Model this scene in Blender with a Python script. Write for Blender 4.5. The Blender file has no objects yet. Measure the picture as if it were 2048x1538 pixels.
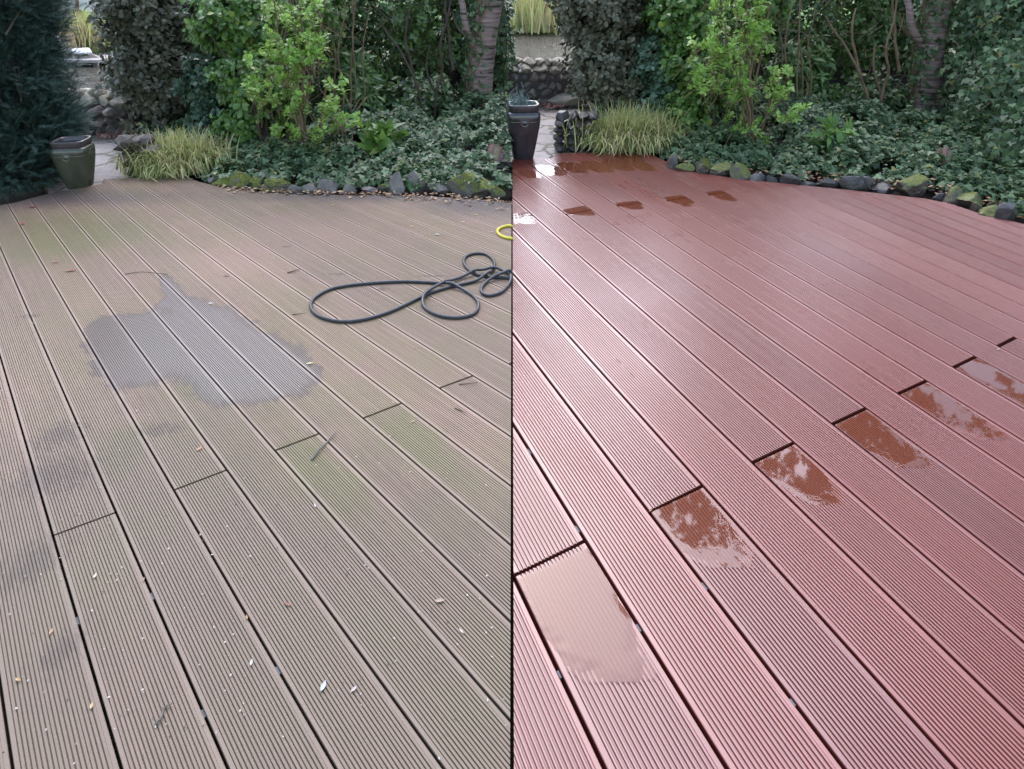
import bpy, bmesh, math, random
import numpy as np
from mathutils import Vector, noise as mnoise
random.seed(7); rng = np.random.default_rng(11)
SC = bpy.context.scene
COL = SC.collection
R = math.radians

# ------------------------------------------------------------------ camera
FPX, X0, Y0, YH = 1327.0, 1024.0, 400.0, -45.0
PITCH = math.atan((Y0 - YH) / FPX)
CS, SN = math.cos(PITCH), math.sin(PITCH)
HC = 1.4 * CS
cd = bpy.data.cameras.new('camera'); cam = bpy.data.objects.new('camera', cd); COL.objects.link(cam)
cam.location = (0, 0, HC); cam.rotation_euler = (R(90) - PITCH, 0, 0)
cd.sensor_width = 36; cd.lens = 36 * FPX / 2048; cd.shift_y = -(769 - Y0) / 2048
cd.clip_end = 500; cd.clip_start = 0.05
SC.camera = cam

# ------------------------------------------------------------------ sky, sun, exposure
SUN_EL, SUN_AZ = 46, -6          # azimuth measured from +Y towards +X
W = bpy.data.worlds.new('World'); SC.world = W; W.use_nodes = True
wn = W.node_tree; wn.nodes.clear()
sky = wn.nodes.new('ShaderNodeTexSky'); sky.sky_type = 'NISHITA'; sky.sun_disc = False
sky.sun_elevation = R(SUN_EL); sky.sun_rotation = R(SUN_AZ); sky.dust_density = 1.5; sky.air_density = 1.2
hs = wn.nodes.new('ShaderNodeHueSaturation'); hs.inputs['Saturation'].default_value = 0.85
bgn = wn.nodes.new('ShaderNodeBackground'); bgn.inputs['Strength'].default_value = 0.15
wo = wn.nodes.new('ShaderNodeOutputWorld')
wn.links.new(sky.outputs[0], hs.inputs['Color']); wn.links.new(hs.outputs[0], bgn.inputs[0]); wn.links.new(bgn.outputs[0], wo.inputs[0])
sl = bpy.data.lights.new('sun', 'SUN'); sl.energy = 1.5; sl.angle = R(64); sl.color = (0.90, 0.86, 1.0)
so = bpy.data.objects.new('sun', sl); COL.objects.link(so)
el, az = R(SUN_EL), R(SUN_AZ)
so.rotation_euler = Vector((math.sin(az) * math.cos(el), math.cos(az) * math.cos(el), math.sin(el))).to_track_quat('Z', 'Y').to_euler()
SC.view_settings.view_transform = 'Standard'; SC.view_settings.look = 'None'
SC.view_settings.exposure = 1.55; SC.view_settings.gamma = 1
SC.render.engine = 'CYCLES'
SC.cycles.max_bounces = 6; SC.cycles.transparent_max_bounces = 16

# ------------------------------------------------------------------ pixel to world
def ray(px, py):
    a, b = (px - X0), (py - Y0)
    return Vector((a, FPX * CS - b * SN, -FPX * SN - b * CS))
def G(px, py, z=0.0):
    d = ray(px, py); t = (z - HC) / d.z
    return Vector((d.x * t, d.y * t, z))
def Q(px, py, Y):
    d = ray(px, py); t = Y / d.y
    return Vector((d.x * t, Y, HC + d.z * t))

# ------------------------------------------------------------------ object helpers
def link(o, parent=None):
    COL.objects.link(o)
    if parent is not None: o.parent = parent
    return o
def tag(o, label=None, cat=None, group=None, kind=None):
    if label: o['label'] = label
    if cat: o['category'] = cat
    if group: o['group'] = group
    if kind: o['kind'] = kind
    return o
def empty(name, loc, rz=0, label=None, cat=None, group=None, kind=None):
    o = bpy.data.objects.new(name, None); o.location = loc; o.rotation_euler = (0, 0, rz)
    o.empty_display_size = .1; link(o)
    return tag(o, label, cat, group, kind)
class MB:
    def __init__(s): s.v = []; s.f = []
    def add(s, vs, fs):
        n = len(s.v); s.v += [tuple(p) for p in vs]; s.f += [tuple(i + n for i in q) for q in fs]
    def box(s, c, d, rz=0, top=1.0):
        cx, cy, cz = c; x, y, z = d[0] / 2, d[1] / 2, d[2] / 2; ca, sa = math.cos(rz), math.sin(rz); vs = []
        for k in (-1, 1):
            q = top if k == 1 else 1
            for (i, j) in ((-1, -1), (1, -1), (1, 1), (-1, 1)):
                a, b = i * x * q, j * y * q
                vs.append((cx + a * ca - b * sa, cy + a * sa + b * ca, cz + k * z))
        s.add(vs, [(3, 2, 1, 0), (4, 5, 6, 7), (0, 1, 5, 4), (1, 2, 6, 5), (2, 3, 7, 6), (3, 0, 4, 7)])
    def tube(s, pts, rad, n=8, cap=True):
        pts = [Vector(p) for p in pts]; m = len(pts)
        if not hasattr(rad, '__len__'): rad = [rad] * m
        vs = []; up = Vector((0, 0, 1)); prev = None
        for i, p in enumerate(pts):
            d = (pts[min(i + 1, m - 1)] - pts[max(i - 1, 0)])
            if d.length < 1e-9: d = Vector((0, 0, 1))
            d.normalize()
            a = prev if prev is not None else (d.orthogonal())
            a = (a - d * a.dot(d)).normalized(); prev = a; b = d.cross(a)
            for k in range(n):
                t = 2 * math.pi * k / n
                vs.append(p + (a * math.cos(t) + b * math.sin(t)) * rad[i])
        fs = [(i * n + k, i * n + (k + 1) % n, (i + 1) * n + (k + 1) % n, (i + 1) * n + k) for i in range(m - 1) for k in range(n)]
        if cap: fs += [tuple(range(n - 1, -1, -1)), tuple((m - 1) * n + k for k in range(n))]
        s.add(vs, fs)
    def build(s, name, mat, parent=None, smooth=False, loc=None):
        me = bpy.data.meshes.new(name); me.from_pydata(s.v, [], s.f); me.materials.append(mat); me.update()
        if smooth: me.polygons.foreach_set('use_smooth', [True] * len(me.polygons))
        o = bpy.data.objects.new(name, me); link(o, parent)
        if parent is not None:      # vertices are in world space: undo the parent's placement
            o.matrix_parent_inverse = world_of(parent).inverted()
        return o
def world_of(p):
    from mathutils import Matrix, Euler
    m = Matrix.Translation(p.location) @ p.rotation_euler.to_matrix().to_4x4()
    if p.parent is not None: m = world_of(p.parent) @ p.matrix_parent_inverse @ m
    return m
def mesh_np(name, V, F, mat, parent=None, smooth=False):
    """V (n,3), F list of arrays of equal-size polygons."""
    me = bpy.data.meshes.new(name)
    me.vertices.add(len(V)); me.vertices.foreach_set('co', np.ascontiguousarray(V, dtype=np.float32).ravel())
    loops = np.concatenate([f.ravel() for f in F]); sizes = np.concatenate([np.full(len(f), f.shape[1]) for f in F])
    me.loops.add(len(loops)); me.loops.foreach_set('vertex_index', loops.astype(np.int32))
    me.polygons.add(len(sizes)); st = np.concatenate([[0], np.cumsum(sizes)[:-1]])
    me.polygons.foreach_set('loop_start', st.astype(np.int32))
    if smooth: me.polygons.foreach_set('use_smooth', np.ones(len(sizes), dtype=bool))
    me.materials.append(mat); me.update(calc_edges=True); me.validate()
    o = bpy.data.objects.new(name, me); link(o, parent)
    if parent is not None: o.matrix_parent_inverse = world_of(parent).inverted()
    return o

# ------------------------------------------------------------------ node helpers
class NT:
    def __init__(s, name):
        s.m = bpy.data.materials.new(name); s.m.use_nodes = True; s.t = s.m.node_tree; s.t.nodes.clear()
        s.out = s.t.nodes.new('ShaderNodeOutputMaterial')
    def n(s, typ, ins=None, **kw):
        k = s.t.nodes.new(typ)
        for a, b in kw.items(): setattr(k, a, b)
        for a, b in (ins or {}).items(): s.set(k, a, b)
        return k
    def set(s, k, a, b):
        if isinstance(b, bpy.types.NodeSocket): s.t.links.new(b, k.inputs[a])
        elif isinstance(b, bpy.types.Node): s.t.links.new(b.outputs[0], k.inputs[a])
        else:
            if isinstance(b, tuple) and len(b) == 3 and k.inputs[a].type == 'RGBA': b = b + (1,)
            k.inputs[a].default_value = b
    def math(s, op, a, b=0.0, c=None, clamp=False):
        k = s.t.nodes.new('ShaderNodeMath'); k.operation = op; k.use_clamp = clamp
        s.set(k, 0, a); s.set(k, 1, b)
        if c is not None: s.set(k, 2, c)
        return k.outputs[0]
    def ramp(s, fac, stops, interp='LINEAR'):
        k = s.t.nodes.new('ShaderNodeValToRGB'); s.set(k, 0, fac); e = k.color_ramp.elements; k.color_ramp.interpolation = interp
        while len(e) < len(stops): e.new(0.5)
        for i, (p, c) in enumerate(stops):
            e[i].position = p; e[i].color = (c + (1,)) if isinstance(c, tuple) else (c, c, c, 1)
        return k.outputs[0]
    def mix(s, fac, a, b, mode='MIX'):
        k = s.t.nodes.new('ShaderNodeMix'); k.data_type = 'RGBA'; k.blend_type = mode
        s.set(k, 0, fac); s.set(k, 6, a); s.set(k, 7, b); return k.outputs[2]
    def noise(s, vec, scale, detail=3.0, rough=.55, dist=0.0):
        k = s.n('ShaderNodeTexNoise', {'Scale': scale, 'Detail': detail, 'Roughness': rough, 'Distortion': dist}); s.set(k, 0, vec)
        return k.outputs['Fac']
    def mapping(s, vec, scale=(1, 1, 1), loc=(0, 0, 0), rot=(0, 0, 0)):
        k = s.n('ShaderNodeMapping'); s.set(k, 0, vec); k.inputs['Scale'].default_value = scale
        k.inputs['Location'].default_value = loc; k.inputs['Rotation'].default_value = rot; return k.outputs[0]
    def geo(s, o='Position'): return s.n('ShaderNodeNewGeometry').outputs[o]
    def bsdf(s, **kw):
        k = s.t.nodes.new('ShaderNodeBsdfPrincipled')
        names = dict(col='Base Color', rough='Roughness', spec='Specular IOR Level', metal='Metallic', nrm='Normal', coat='Coat Weight', coatr='Coat Roughness', ior='IOR', tr='Transmission Weight', alpha='Alpha')
        for a, b in kw.items(): s.set(k, names[a], b)
        return k
    def bump(s, h, strength=.3, dist=.01):
        k = s.n('ShaderNodeBump', {'Strength': strength, 'Distance': dist}); s.set(k, 'Height', h); return k.outputs[0]
    def done(s, sh): s.t.links.new(sh.outputs[0] if hasattr(sh, 'outputs') else sh, s.out.inputs[0]); return s.m

def leaf_mat(name, dark, light, odd=None, oddfrac=0.06, rough=.38, trans=.22, spec=.5):
    t = NT(name); r = t.geo('Random Per Island'); light = tuple(x * 1.25 for x in light); dark = tuple(x * 1.2 for x in dark)
    c = t.ramp(r, [(0, dark), (.75, light), (1.0, tuple(min(1, x * 1.25) for x in light))])
    if odd:
        w = t.n('ShaderNodeTexWhiteNoise', noise_dimensions='1D'); t.set(w, 'W', r)
        c = t.mix(t.math('LESS_THAN', w.outputs[0], oddfrac), c, odd)
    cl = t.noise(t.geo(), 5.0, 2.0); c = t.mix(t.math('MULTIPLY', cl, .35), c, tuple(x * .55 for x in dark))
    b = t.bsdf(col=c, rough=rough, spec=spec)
    tl = t.n('ShaderNodeBsdfTranslucent'); t.set(tl, 0, t.mix(.5, c, tuple(x * 1.3 for x in light), 'MIX'))
    m = t.n('ShaderNodeMixShader', {0: trans}); t.set(m, 1, b.outputs[0]); t.set(m, 2, tl.outputs[0])
    return t.done(m)
def bark_mat(name, a, b, sc=30, stretch=.25, strength=.5):
    t = NT(name); p = t.mapping(t.geo(), (1, 1, stretch))
    n = t.noise(p, sc, 5); c = t.ramp(n, [(.3, a), (.7, b)])
    return t.done(t.bsdf(col=c, rough=.85, nrm=t.bump(n, strength, .01)))
def simple(name, a, b, sc=20, rough=.7, strength=.3, spec=.5, det=5, bd=.005):
    t = NT(name); n = t.noise(t.geo(), sc, det); c = t.ramp(n, [(.3, a), (.7, b)])
    return t.done(t.bsdf(col=c, rough=rough, spec=spec, nrm=t.bump(n, strength, bd)))

# ------------------------------------------------------------------ deck layout (gap lines crossing picture row 1200)
VL, VR = (-196.0, 45.0), (416.0, -134.0)
XL = [-361, -193, -25, 143.6, 308.7, 475.6, 643, 810.6, 977, 1150, 1321.7, 1502, 1672, 1857, 2034, 2220, 2413, 2600, 2787, 2975, 3163, 3352, 3541, 3730, 3920, 4110]
XR = [856, 1049.6, 1245, 1432.5, 1611, 1787.8, 1951.6, 2113, 2265, 2416, 2559, 2706, 2835, 2968, 3081, 3213, 3335, 3466, 3576, 3677, 3776, 3883, 3987, 4090, 4190, 4290, 4390, 4490]
def row_x(V, xb, y): return V[0] + (xb - V[0]) * (y - V[1]) / (1200 - V[1])
def xb_of(V, x, y): return V[0] + (x - V[0]) * (1200 - V[1]) / (y - V[1])
FARL = [(-200, 445), (30, 405), (105, 385), (202, 368), (207, 358), (280, 355), (332, 348), (358, 350), (400, 364), (440, 374), (520, 384), (600, 389), (700, 390), (850, 392), (960, 399), (1030, 407), (1300, 430)]
FARR = [(400, 318), (1037, 318), (1104, 317), (1112, 307), (1290, 302), (1330, 322), (1400, 346), (1480, 358), (1600, 370), (1700, 380), (1850, 397), (1900, 407), (1960, 427), (2022, 441), (2100, 462), (2500, 600)]
def far_y(F, V, xb):
    """picture row at which the line from V through (xb,1200) meets the far boundary."""
    y = 1200.0
    best = None
    for (x1, y1), (x2, y2) in zip(F, F[1:]):
        dx, dy = xb - V[0], 1200 - V[1]; ex, ey = x2 - x1, y2 - y1
        det = dx * -ey + ex * dy
        if abs(det) < 1e-9: continue
        rx, ry = x1 - V[0], y1 - V[1]
        t = (rx * -ey + ex * ry) / det; u = (dx * ry - dy * rx) / det
        if -1e-6 <= u <= 1 + 1e-6 and t > 0.02:
            yy = V[1] + dy * t
            best = yy if best is None else max(best, yy)
    return best
# end joints: (board index, (x,y) on left gap, (x,y) on right gap)
JL = [(3, (106, 1071), (231, 1025)), (5, (348, 980), (453, 940)), (7, (550, 901), (639, 867)), (9, (727, 836), (804, 806)), (11, (879, 776), (947, 751)), (13, (1018, 728), (1070, 708)),
      (6, (252, 549), (312, 546)), (8, (392, 579), (430, 577))]
JL = [j for j in JL if j[0] not in (6, 8)]
JR = [(1, (1038, 1146), (1171, 1081)), (3, (1301, 1023), (1406, 971)), (5, (1505, 925), (1589, 885)), (7, (1665, 848), (1733, 816)), (9, (1797, 787), (1854, 761)), (11, (1907, 735), (1952, 713)), (13, (1997, 692), (2040, 670)),
      (5, (1067, 430), (1123, 423)), (7, (1184, 419), (1230, 410)), (9, (1284, 405), (1323, 400)), (11, (1379, 394), (1410, 389)), (13, (1455, 384), (1490, 379))]
def profile(w, n, g1=.36):
    """cross section of a grooved board: list of (u metres, z)."""
    m = .0085 * w / .145; p = (w - 2 * m) / n; g = .0019; d = .0032
    pts = [(0, -.026), (0, -.0012), (.0012, 0), (m, 0)]
    for i in range(n):
        a = m + i * p + (((i * 7919) % 13) / 13 - .5) * .10 * p
        pts += [(a + .08 * p, -d), (a + g1 * p, -d), (a + (g1 + .08) * p, -.0006), (a + (g1 + .18) * p, 0), (a + .84 * p, .0001), (a + .97 * p, -.0005)]
    pts += [(w - m + .0005, 0), (w - .0012, 0), (w, -.0012), (w, -.026)]
    return pts
def deck(name, V, X, FAR, joints, side, mat, nG, gap, ymax=2400):
    verts, faces, uvs, rnd = [], [], [], []
    seam = .0035
    rr = random.Random(5)
    for bi in range(len(X) - 1):
        xa, xb = X[bi], X[bi + 1]
        wpx = xb - xa; wm = .145; pr = profile(wm, nG, .17 if side == 'L' else .32)
        gf = gap / wm
        zoff = rr.uniform(-.0012, .0012) * 0
        cuts = [j for j in joints if j[0] == bi]
        cuts = sorted(cuts, key=lambda j: -j[1][1])
        # segments between cuts, near to far
        segs = [[None, None]]
        for j in cuts: segs[-1][1] = j; segs.append([j, None])
        for si, (jn, jf) in enumerate(segs):
            rid = rr.random(); lines = []
            for (u, z) in pr:
                fu = gf / 2 + (u / wm) * (1 - gf)
                xc = xa + wpx * fu
                yf = far_y(FAR, V, xc)
                if yf is None: lines.append(None); continue
                yn = ymax
                def jy(j, off):
                    # intersection of this groove line with the joint segment
                    (ax, ay), (bx, by) = j[1], j[2]
                    # joint as line through a,b
                    dx, dy = xc - V[0], 1200 - V[1]; ex, ey = bx - ax, by - ay
                    det = dx * -ey + ex * dy; rx, ry = ax - V[0], ay - V[1]
                    t = (rx * -ey + ex * ry) / det
                    y = V[1] + dy * t
                    return y + off * (y + 45) / 600.0
                if jn is not None: yn = jy(jn, -.8 if side == 'L' else -1.7)
                if jf is not None: yf = max(yf, jy(jf, .8 if side == 'L' else 1.7))
                if yn <= yf: lines.append(None); continue
                # seam clip (world X = 0 is picture column X0)
                A = G(row_x(V, xc, yn), yn); B = G(row_x(V, xc, yf), yf)
                if side == 'L':
                    if B.x > -seam: lines.append(None); continue
                    if A.x > -seam: A = B.lerp(A, (-seam - B.x) / (A.x - B.x))
                else:
                    if A.x < seam: lines.append(None); continue
                    if B.x < seam: B = A.lerp(B, (A.x - seam) / (A.x - B.x))
                lines.append((A, B, u, z))
            for k in range(len(lines) - 1):
                l1, l2 = lines[k], lines[k + 1]
                if l1 is None or l2 is None: continue
                n0 = len(verts)
                A1, B1, u1, z1 = l1; A2, B2, u2, z2 = l2
                # sag of the far ends towards the garden
                pts = [(A1.x, A1.y, z1 + zoff), (A2.x, A2.y, z2 + zoff), (B2.x, B2.y, z2 + zoff), (B1.x, B1.y, z1 + zoff)]
                verts += pts; faces.append((n0, n0 + 1, n0 + 2, n0 + 3))
                o = bi * 1.37 + rid * 3
                uvs += [(bi * .3 + u1, A1.length + o), (bi * .3 + u2, A2.length + o), (bi * .3 + u2, B2.length + o), (bi * .3 + u1, B1.length + o)]
                rnd += [rid, u1 / wm, 0] * 1 + [rid, u2 / wm, 0] + [rid, u2 / wm, 0] + [rid, u1 / wm, 0]
            # end faces (thickness)
            for which in (0, 1):
                L = [l for l in lines if l is not None]
                for l1, l2 in zip(L, L[1:]):
                    p, q = l1[which], l2[which]; n0 = len(verts)
                    verts += [(p.x, p.y, l1[3]), (q.x, q.y, l2[3]), (q.x, q.y, -.026), (p.x, p.y, -.026)]
                    faces.append((n0, n0 + 1, n0 + 2, n0 + 3) if which else (n0 + 3, n0 + 2, n0 + 1, n0))
                    uvs += [(bi * .3 + l1[2], p.length)] * 4; rnd += [rid, .5, 0] * 4
    me = bpy.data.meshes.new(name); me.from_pydata(verts, [], faces); me.materials.append(mat)
    uv = me.uv_layers.new(name='UVMap'); uv.data.foreach_set('uv', np.array(uvs, dtype=np.float32).ravel())
    uv2 = me.uv_layers.new(name='Board')
    a = np.array(rnd, dtype=np.float32).reshape(-1, 3)[:, :2]; uv2.data.foreach_set('uv', a.ravel())
    me.update()
    return link(bpy.data.objects.new(name, me))

def blobs(t, P, L, soft=.35):
    """union of soft ellipses laid on the deck: (px,py, radius across, radius along, angle)"""
    acc = None
    for (px, py, rx, ry, a) in L:
        c = G(px, py)
        k = t.mapping(P, (1, 1, 1), (-c.x, -c.y, 0))
        k = t.n('ShaderNodeVectorRotate', {'Angle': -R(a)}, rotation_type='Z_AXIS'); t.set(k, 0, t.mapping(P, (1, 1, 1), (-c.x, -c.y, 0)))
        s2 = t.mapping(k.outputs[0], (1 / rx, 1 / ry, 0)); ln = t.n('ShaderNodeVectorMath', operation='LENGTH'); t.set(ln, 0, s2)
        d = t.math('SUBTRACT', 1.0, ln.outputs['Value'])
        acc = d if acc is None else t.math('MAXIMUM', acc, d)
    return acc

def metab(t, P, L, thr=.5):
    acc = None
    for (px, py, rx, ry, a) in L:
        c = G(px, py)
        k = t.n('ShaderNodeVectorRotate', {'Angle': -R(a)}, rotation_type='Z_AXIS'); t.set(k, 0, t.mapping(P, (1, 1, 1), (-c.x, -c.y, 0)))
        s2 = t.mapping(k.outputs[0], (1 / rx, 1 / ry, 0)); ln = t.n('ShaderNodeVectorMath', operation='LENGTH'); t.set(ln, 0, s2)
        d = t.math('EXPONENT', t.math('MULTIPLY', t.math('POWER', ln.outputs['Value'], 2.0), -1.0))
        acc = d if acc is None else t.math('ADD', acc, d)
    return t.math('SUBTRACT', acc, thr)
def weathered_mat():
    t = NT('weathered_board'); P = t.geo()
    uv = t.n('ShaderNodeUVMap', uv_map='UVMap').outputs[0]; bd = t.n('ShaderNodeUVMap', uv_map='Board').outputs[0]
    sp = t.n('ShaderNodeSeparateXYZ'); t.set(sp, 0, bd); rid, bu = sp.outputs[0], sp.outputs[1]
    streak = t.noise(t.mapping(uv, (60, 3, 1)), 1.0, 6, .6)
    fine = t.noise(P, 420, 2, .7)
    big = t.noise(P, 1.6, 4, .6); big2 = t.noise(t.mapping(P, (1, 1, 1), (7, 3, 0)), 3.4, 5, .62)
    c = t.ramp(streak, [(.25, (.175, .108, .070)), (.5, (.265, .170, .112)), (.8, (.36, .238, .165))])
    c = t.mix(t.ramp(big2, [(.40, 0.), (.68, .75)]), c, (.225, .185, .085))                      # algae
    c = t.mix(t.ramp(big, [(.52, 0.), (.74, .8)]), c, (.175, .15, .05))
    gr = blobs(t, P, [(140, 470, .55, .45, 10), (245, 900, .09, .16, 15), (830, 880, .10, .30, 40), (470, 770, .3, .12, 0), (640, 950, .1, .3, 40)])
    gr = t.math('ADD', gr, t.math('MULTIPLY', t.math('SUBTRACT', t.noise(P, 9, 4), .5), 1.3))
    c = t.mix(t.ramp(gr, [(0., 0.), (.55, .62)]), c, (.15, .155, .035))
    pk = blobs(t, P, [(640, 470, .7, .5, 0), (480, 520, .5, .5, 0)])
    c = t.mix(t.ramp(t.math('ADD', pk, t.math('MULTIPLY', t.math('SUBTRACT', t.noise(P, 5, 4), .5), 1.0)), [(0, 0.), (.9, .6)]), c, (.38, .235, .165))
    # worn pink margins of each board
    e = t.math('ABSOLUTE', t.math('SUBTRACT', bu, .5))
    c = t.mix(t.ramp(e, [(.415, 0.), (.44, .28)]), c, t.mix(t.noise(uv, 14, 4), (.36, .25, .22), (.40, .265, .205)))
    c = t.mix(t.math('MULTIPLY', rid, .38), c, (.17, .125, .085))
    # dirt near the planting
    ed = blobs(t, P, [(980, 405, .55, .30, 0), (120, 395, .9, .22, 0), (760, 392, 1.1, .16, 0)])
    c = t.mix(t.ramp(t.math('ADD', ed, t.math('MULTIPLY', t.noise(P, 8, 5), .5)), [(.15, 0.), (.9, .8)]), c, (.105, .078, .068))
    nd = metab(t, P, [(120, 1100, .5, .9, 0), (250, 1400, .9, .35, 0), (700, 1300, .8, .5, 0)], .0)
    c = t.mix(t.math('MULTIPLY', t.ramp(t.math('ADD', nd, t.math('MULTIPLY', t.math('SUBTRACT', t.noise(P, 7, 5, .6), .5), 1.2)), [(.2, 0.), (1.2, 1.)]), .55), c, (.125, .098, .066))
    # small dark spots and stains
    v = t.n('ShaderNodeTexVoronoi', {'Scale': 22.0, 'Randomness': 1.0}); t.set(v, 0, P)
    spots = t.ramp(v.outputs['Distance'], [(.0, 1.), (.10, .9), (.14, 0.)])
    sm = t.ramp(t.noise(P, 2.3, 3), [(.50, 0.), (.58, 1.)])
    c = t.mix(t.math('MULTIPLY', t.math('MULTIPLY', spots, sm), .55), c, (.10, .085, .08))
    st = blobs(t, P, [(60, 632, .07, .03, 0), (865, 552, .14, .02, 0), (680, 548, .11, .018, 0), (120, 870, .12, .12, 0), (125, 1300, .07, .09, 0), (110, 950, .2, .15, 0), (575, 493, .05, .02, 0), (765, 578, .05, .03, 0), (320, 860, .12, .05, 0), (60, 1130, .12, .15, 0)])
    st = t.math('ADD', st, t.math('MULTIPLY', t.math('SUBTRACT', t.noise(t.mapping(uv, (110, 22, 1)), 1.0, 4, .7), .60), 2.9))
    c = t.mix(t.ramp(st, [(.0, 0.), (.5, .7)]), c, (.085, .060, .042))
    # wetted patch
    wp = metab(t, P, [(205, 655, .07, .13, 22), (245, 690, .11, .22, 20), (280, 735, .10, .16, 18), (310, 650, .14, .16, 20), (350, 700, .15, .16, 24), (335, 570, .035, .16, 36), (352, 590, .030, .15, 36), (385, 620, .06, .16, 30), (430, 640, .09, .16, 28), (330, 605, .03, .07, 0), (420, 700, .13, .20, 26), (480, 690, .13, .20, 28), (540, 720, .12, .16, 26), (590, 755, .10, .12, 20), (520, 770, .13, .12, 20), (460, 760, .12, .12, 20)], .52)
    wp = t.math('ADD', wp, t.math('MULTIPLY', t.math('SUBTRACT', t.noise(P, 13, 6, .66), .5), 1.7))
    wp = t.math('ADD', wp, t.math('MULTIPLY', t.math('SUBTRACT', t.noise(t.mapping(uv, (130, 14, 1)), 1, 4, .65), .5), 1.0))
    wet = t.ramp(wp, [(.0, 0.), (.16, 1.)]); film = t.ramp(wp, [(.12, 0.), (.5, 1.)])
    c = t.mix(wet, c, t.mix(.80, c, (.078, .055, .044)))
    # grooves hold dirt
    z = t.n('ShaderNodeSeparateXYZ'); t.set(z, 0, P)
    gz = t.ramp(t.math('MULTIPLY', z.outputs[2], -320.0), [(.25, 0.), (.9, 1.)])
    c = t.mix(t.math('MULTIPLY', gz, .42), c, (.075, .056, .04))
    c = t.mix(t.math('MULTIPLY', fine, .30), c, t.mix(1., c, (.55, .5, .48), 'MULTIPLY'))
    rough = t.mix(film, t.mix(wet, (.60, .60, .60), (.5, .5, .5)), (.30, .30, .30))
    nn = t.bump(t.math('ADD', t.math('MULTIPLY', fine, 1.0), t.math('MULTIPLY', streak, .4)), .35, .0015)
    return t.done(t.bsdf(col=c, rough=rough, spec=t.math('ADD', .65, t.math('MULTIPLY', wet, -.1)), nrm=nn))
def restored_mat():
    t = NT('restored_board'); P = t.geo()
    uv = t.n('ShaderNodeUVMap', uv_map='UVMap').outputs[0]; bd = t.n('ShaderNodeUVMap', uv_map='Board').outputs[0]
    sp = t.n('ShaderNodeSeparateXYZ'); t.set(sp, 0, bd); rid, bu = sp.outputs[0], sp.outputs[1]
    streak = t.noise(t.mapping(uv, (50, 1.5, 1)), 1.0, 5, .6); fine = t.noise(P, 500, 2, .7); big = t.noise(P, 1.8, 4, .55)
    c = t.ramp(streak, [(.25, (.170, .031, .019)), (.75, (.230, .043, .027))])
    c = t.mix(t.math('MULTIPLY', rid, .5), c, (.125, .028, .019))
    c = t.mix(t.ramp(big, [(.45, 0.), (.75, .35)]), c, (.175, .038, .018))
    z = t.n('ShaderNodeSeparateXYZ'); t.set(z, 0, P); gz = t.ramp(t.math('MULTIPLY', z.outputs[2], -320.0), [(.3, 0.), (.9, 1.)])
    c = t.mix(t.math('MULTIPLY', gz, .62), c, (.085, .024, .014))  # groove shade painted into the colour, over a reddish residue
    r = t.ramp(t.math('ADD', t.math('MULTIPLY', big, .7), t.math('MULTIPLY', streak, .3)), [(.35, .26), (.65, .42)])
    nn = t.bump(fine, .30, .0010)
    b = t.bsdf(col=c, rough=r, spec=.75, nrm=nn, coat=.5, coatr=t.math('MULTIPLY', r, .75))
    return t.done(b)
M_WEATH, M_REST = weathered_mat(), restored_mat()
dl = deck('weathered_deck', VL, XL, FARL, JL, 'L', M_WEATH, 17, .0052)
tag(dl, 'weathered grey-brown grooved deck boards, dirty and algae-stained, left of the seam', kind='structure')
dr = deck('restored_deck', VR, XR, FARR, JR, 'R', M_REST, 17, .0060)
tag(dr, 'clean wet red-brown grooved deck boards right of the seam', kind='structure')

M_CLIP = simple('clip_plastic', (.06, .065, .07), (.15, .165, .175), 80)
for par, pts in ((dl, [(152, 1245), (302, 1196), (405, 1430), (556, 1344), (68, 651), (380, 708)]), (dr, [(1281, 1259), (1122, 1352), (1162, 1062), (1063, 907), (1592, 1408), (1412, 1176)])):
    V_, X_ = (VL, XL) if par is dl else (VR, XR)
    for (x, y) in pts:
        g_ = min(X_, key=lambda q: abs(row_x(V_, q, y) - x)); a_ = G(row_x(V_, g_, y), y); b_ = G(row_x(V_, g_, y - 14), y - 14)
        k = MB(); c_ = (a_ + b_) / 2; k.box((c_.x, c_.y, -.008), (.0048, min(.022, (b_ - a_).length), .006), math.atan2((b_ - a_).y, (b_ - a_).x) - math.pi / 2)
        k.build('clip', M_CLIP, par)

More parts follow.
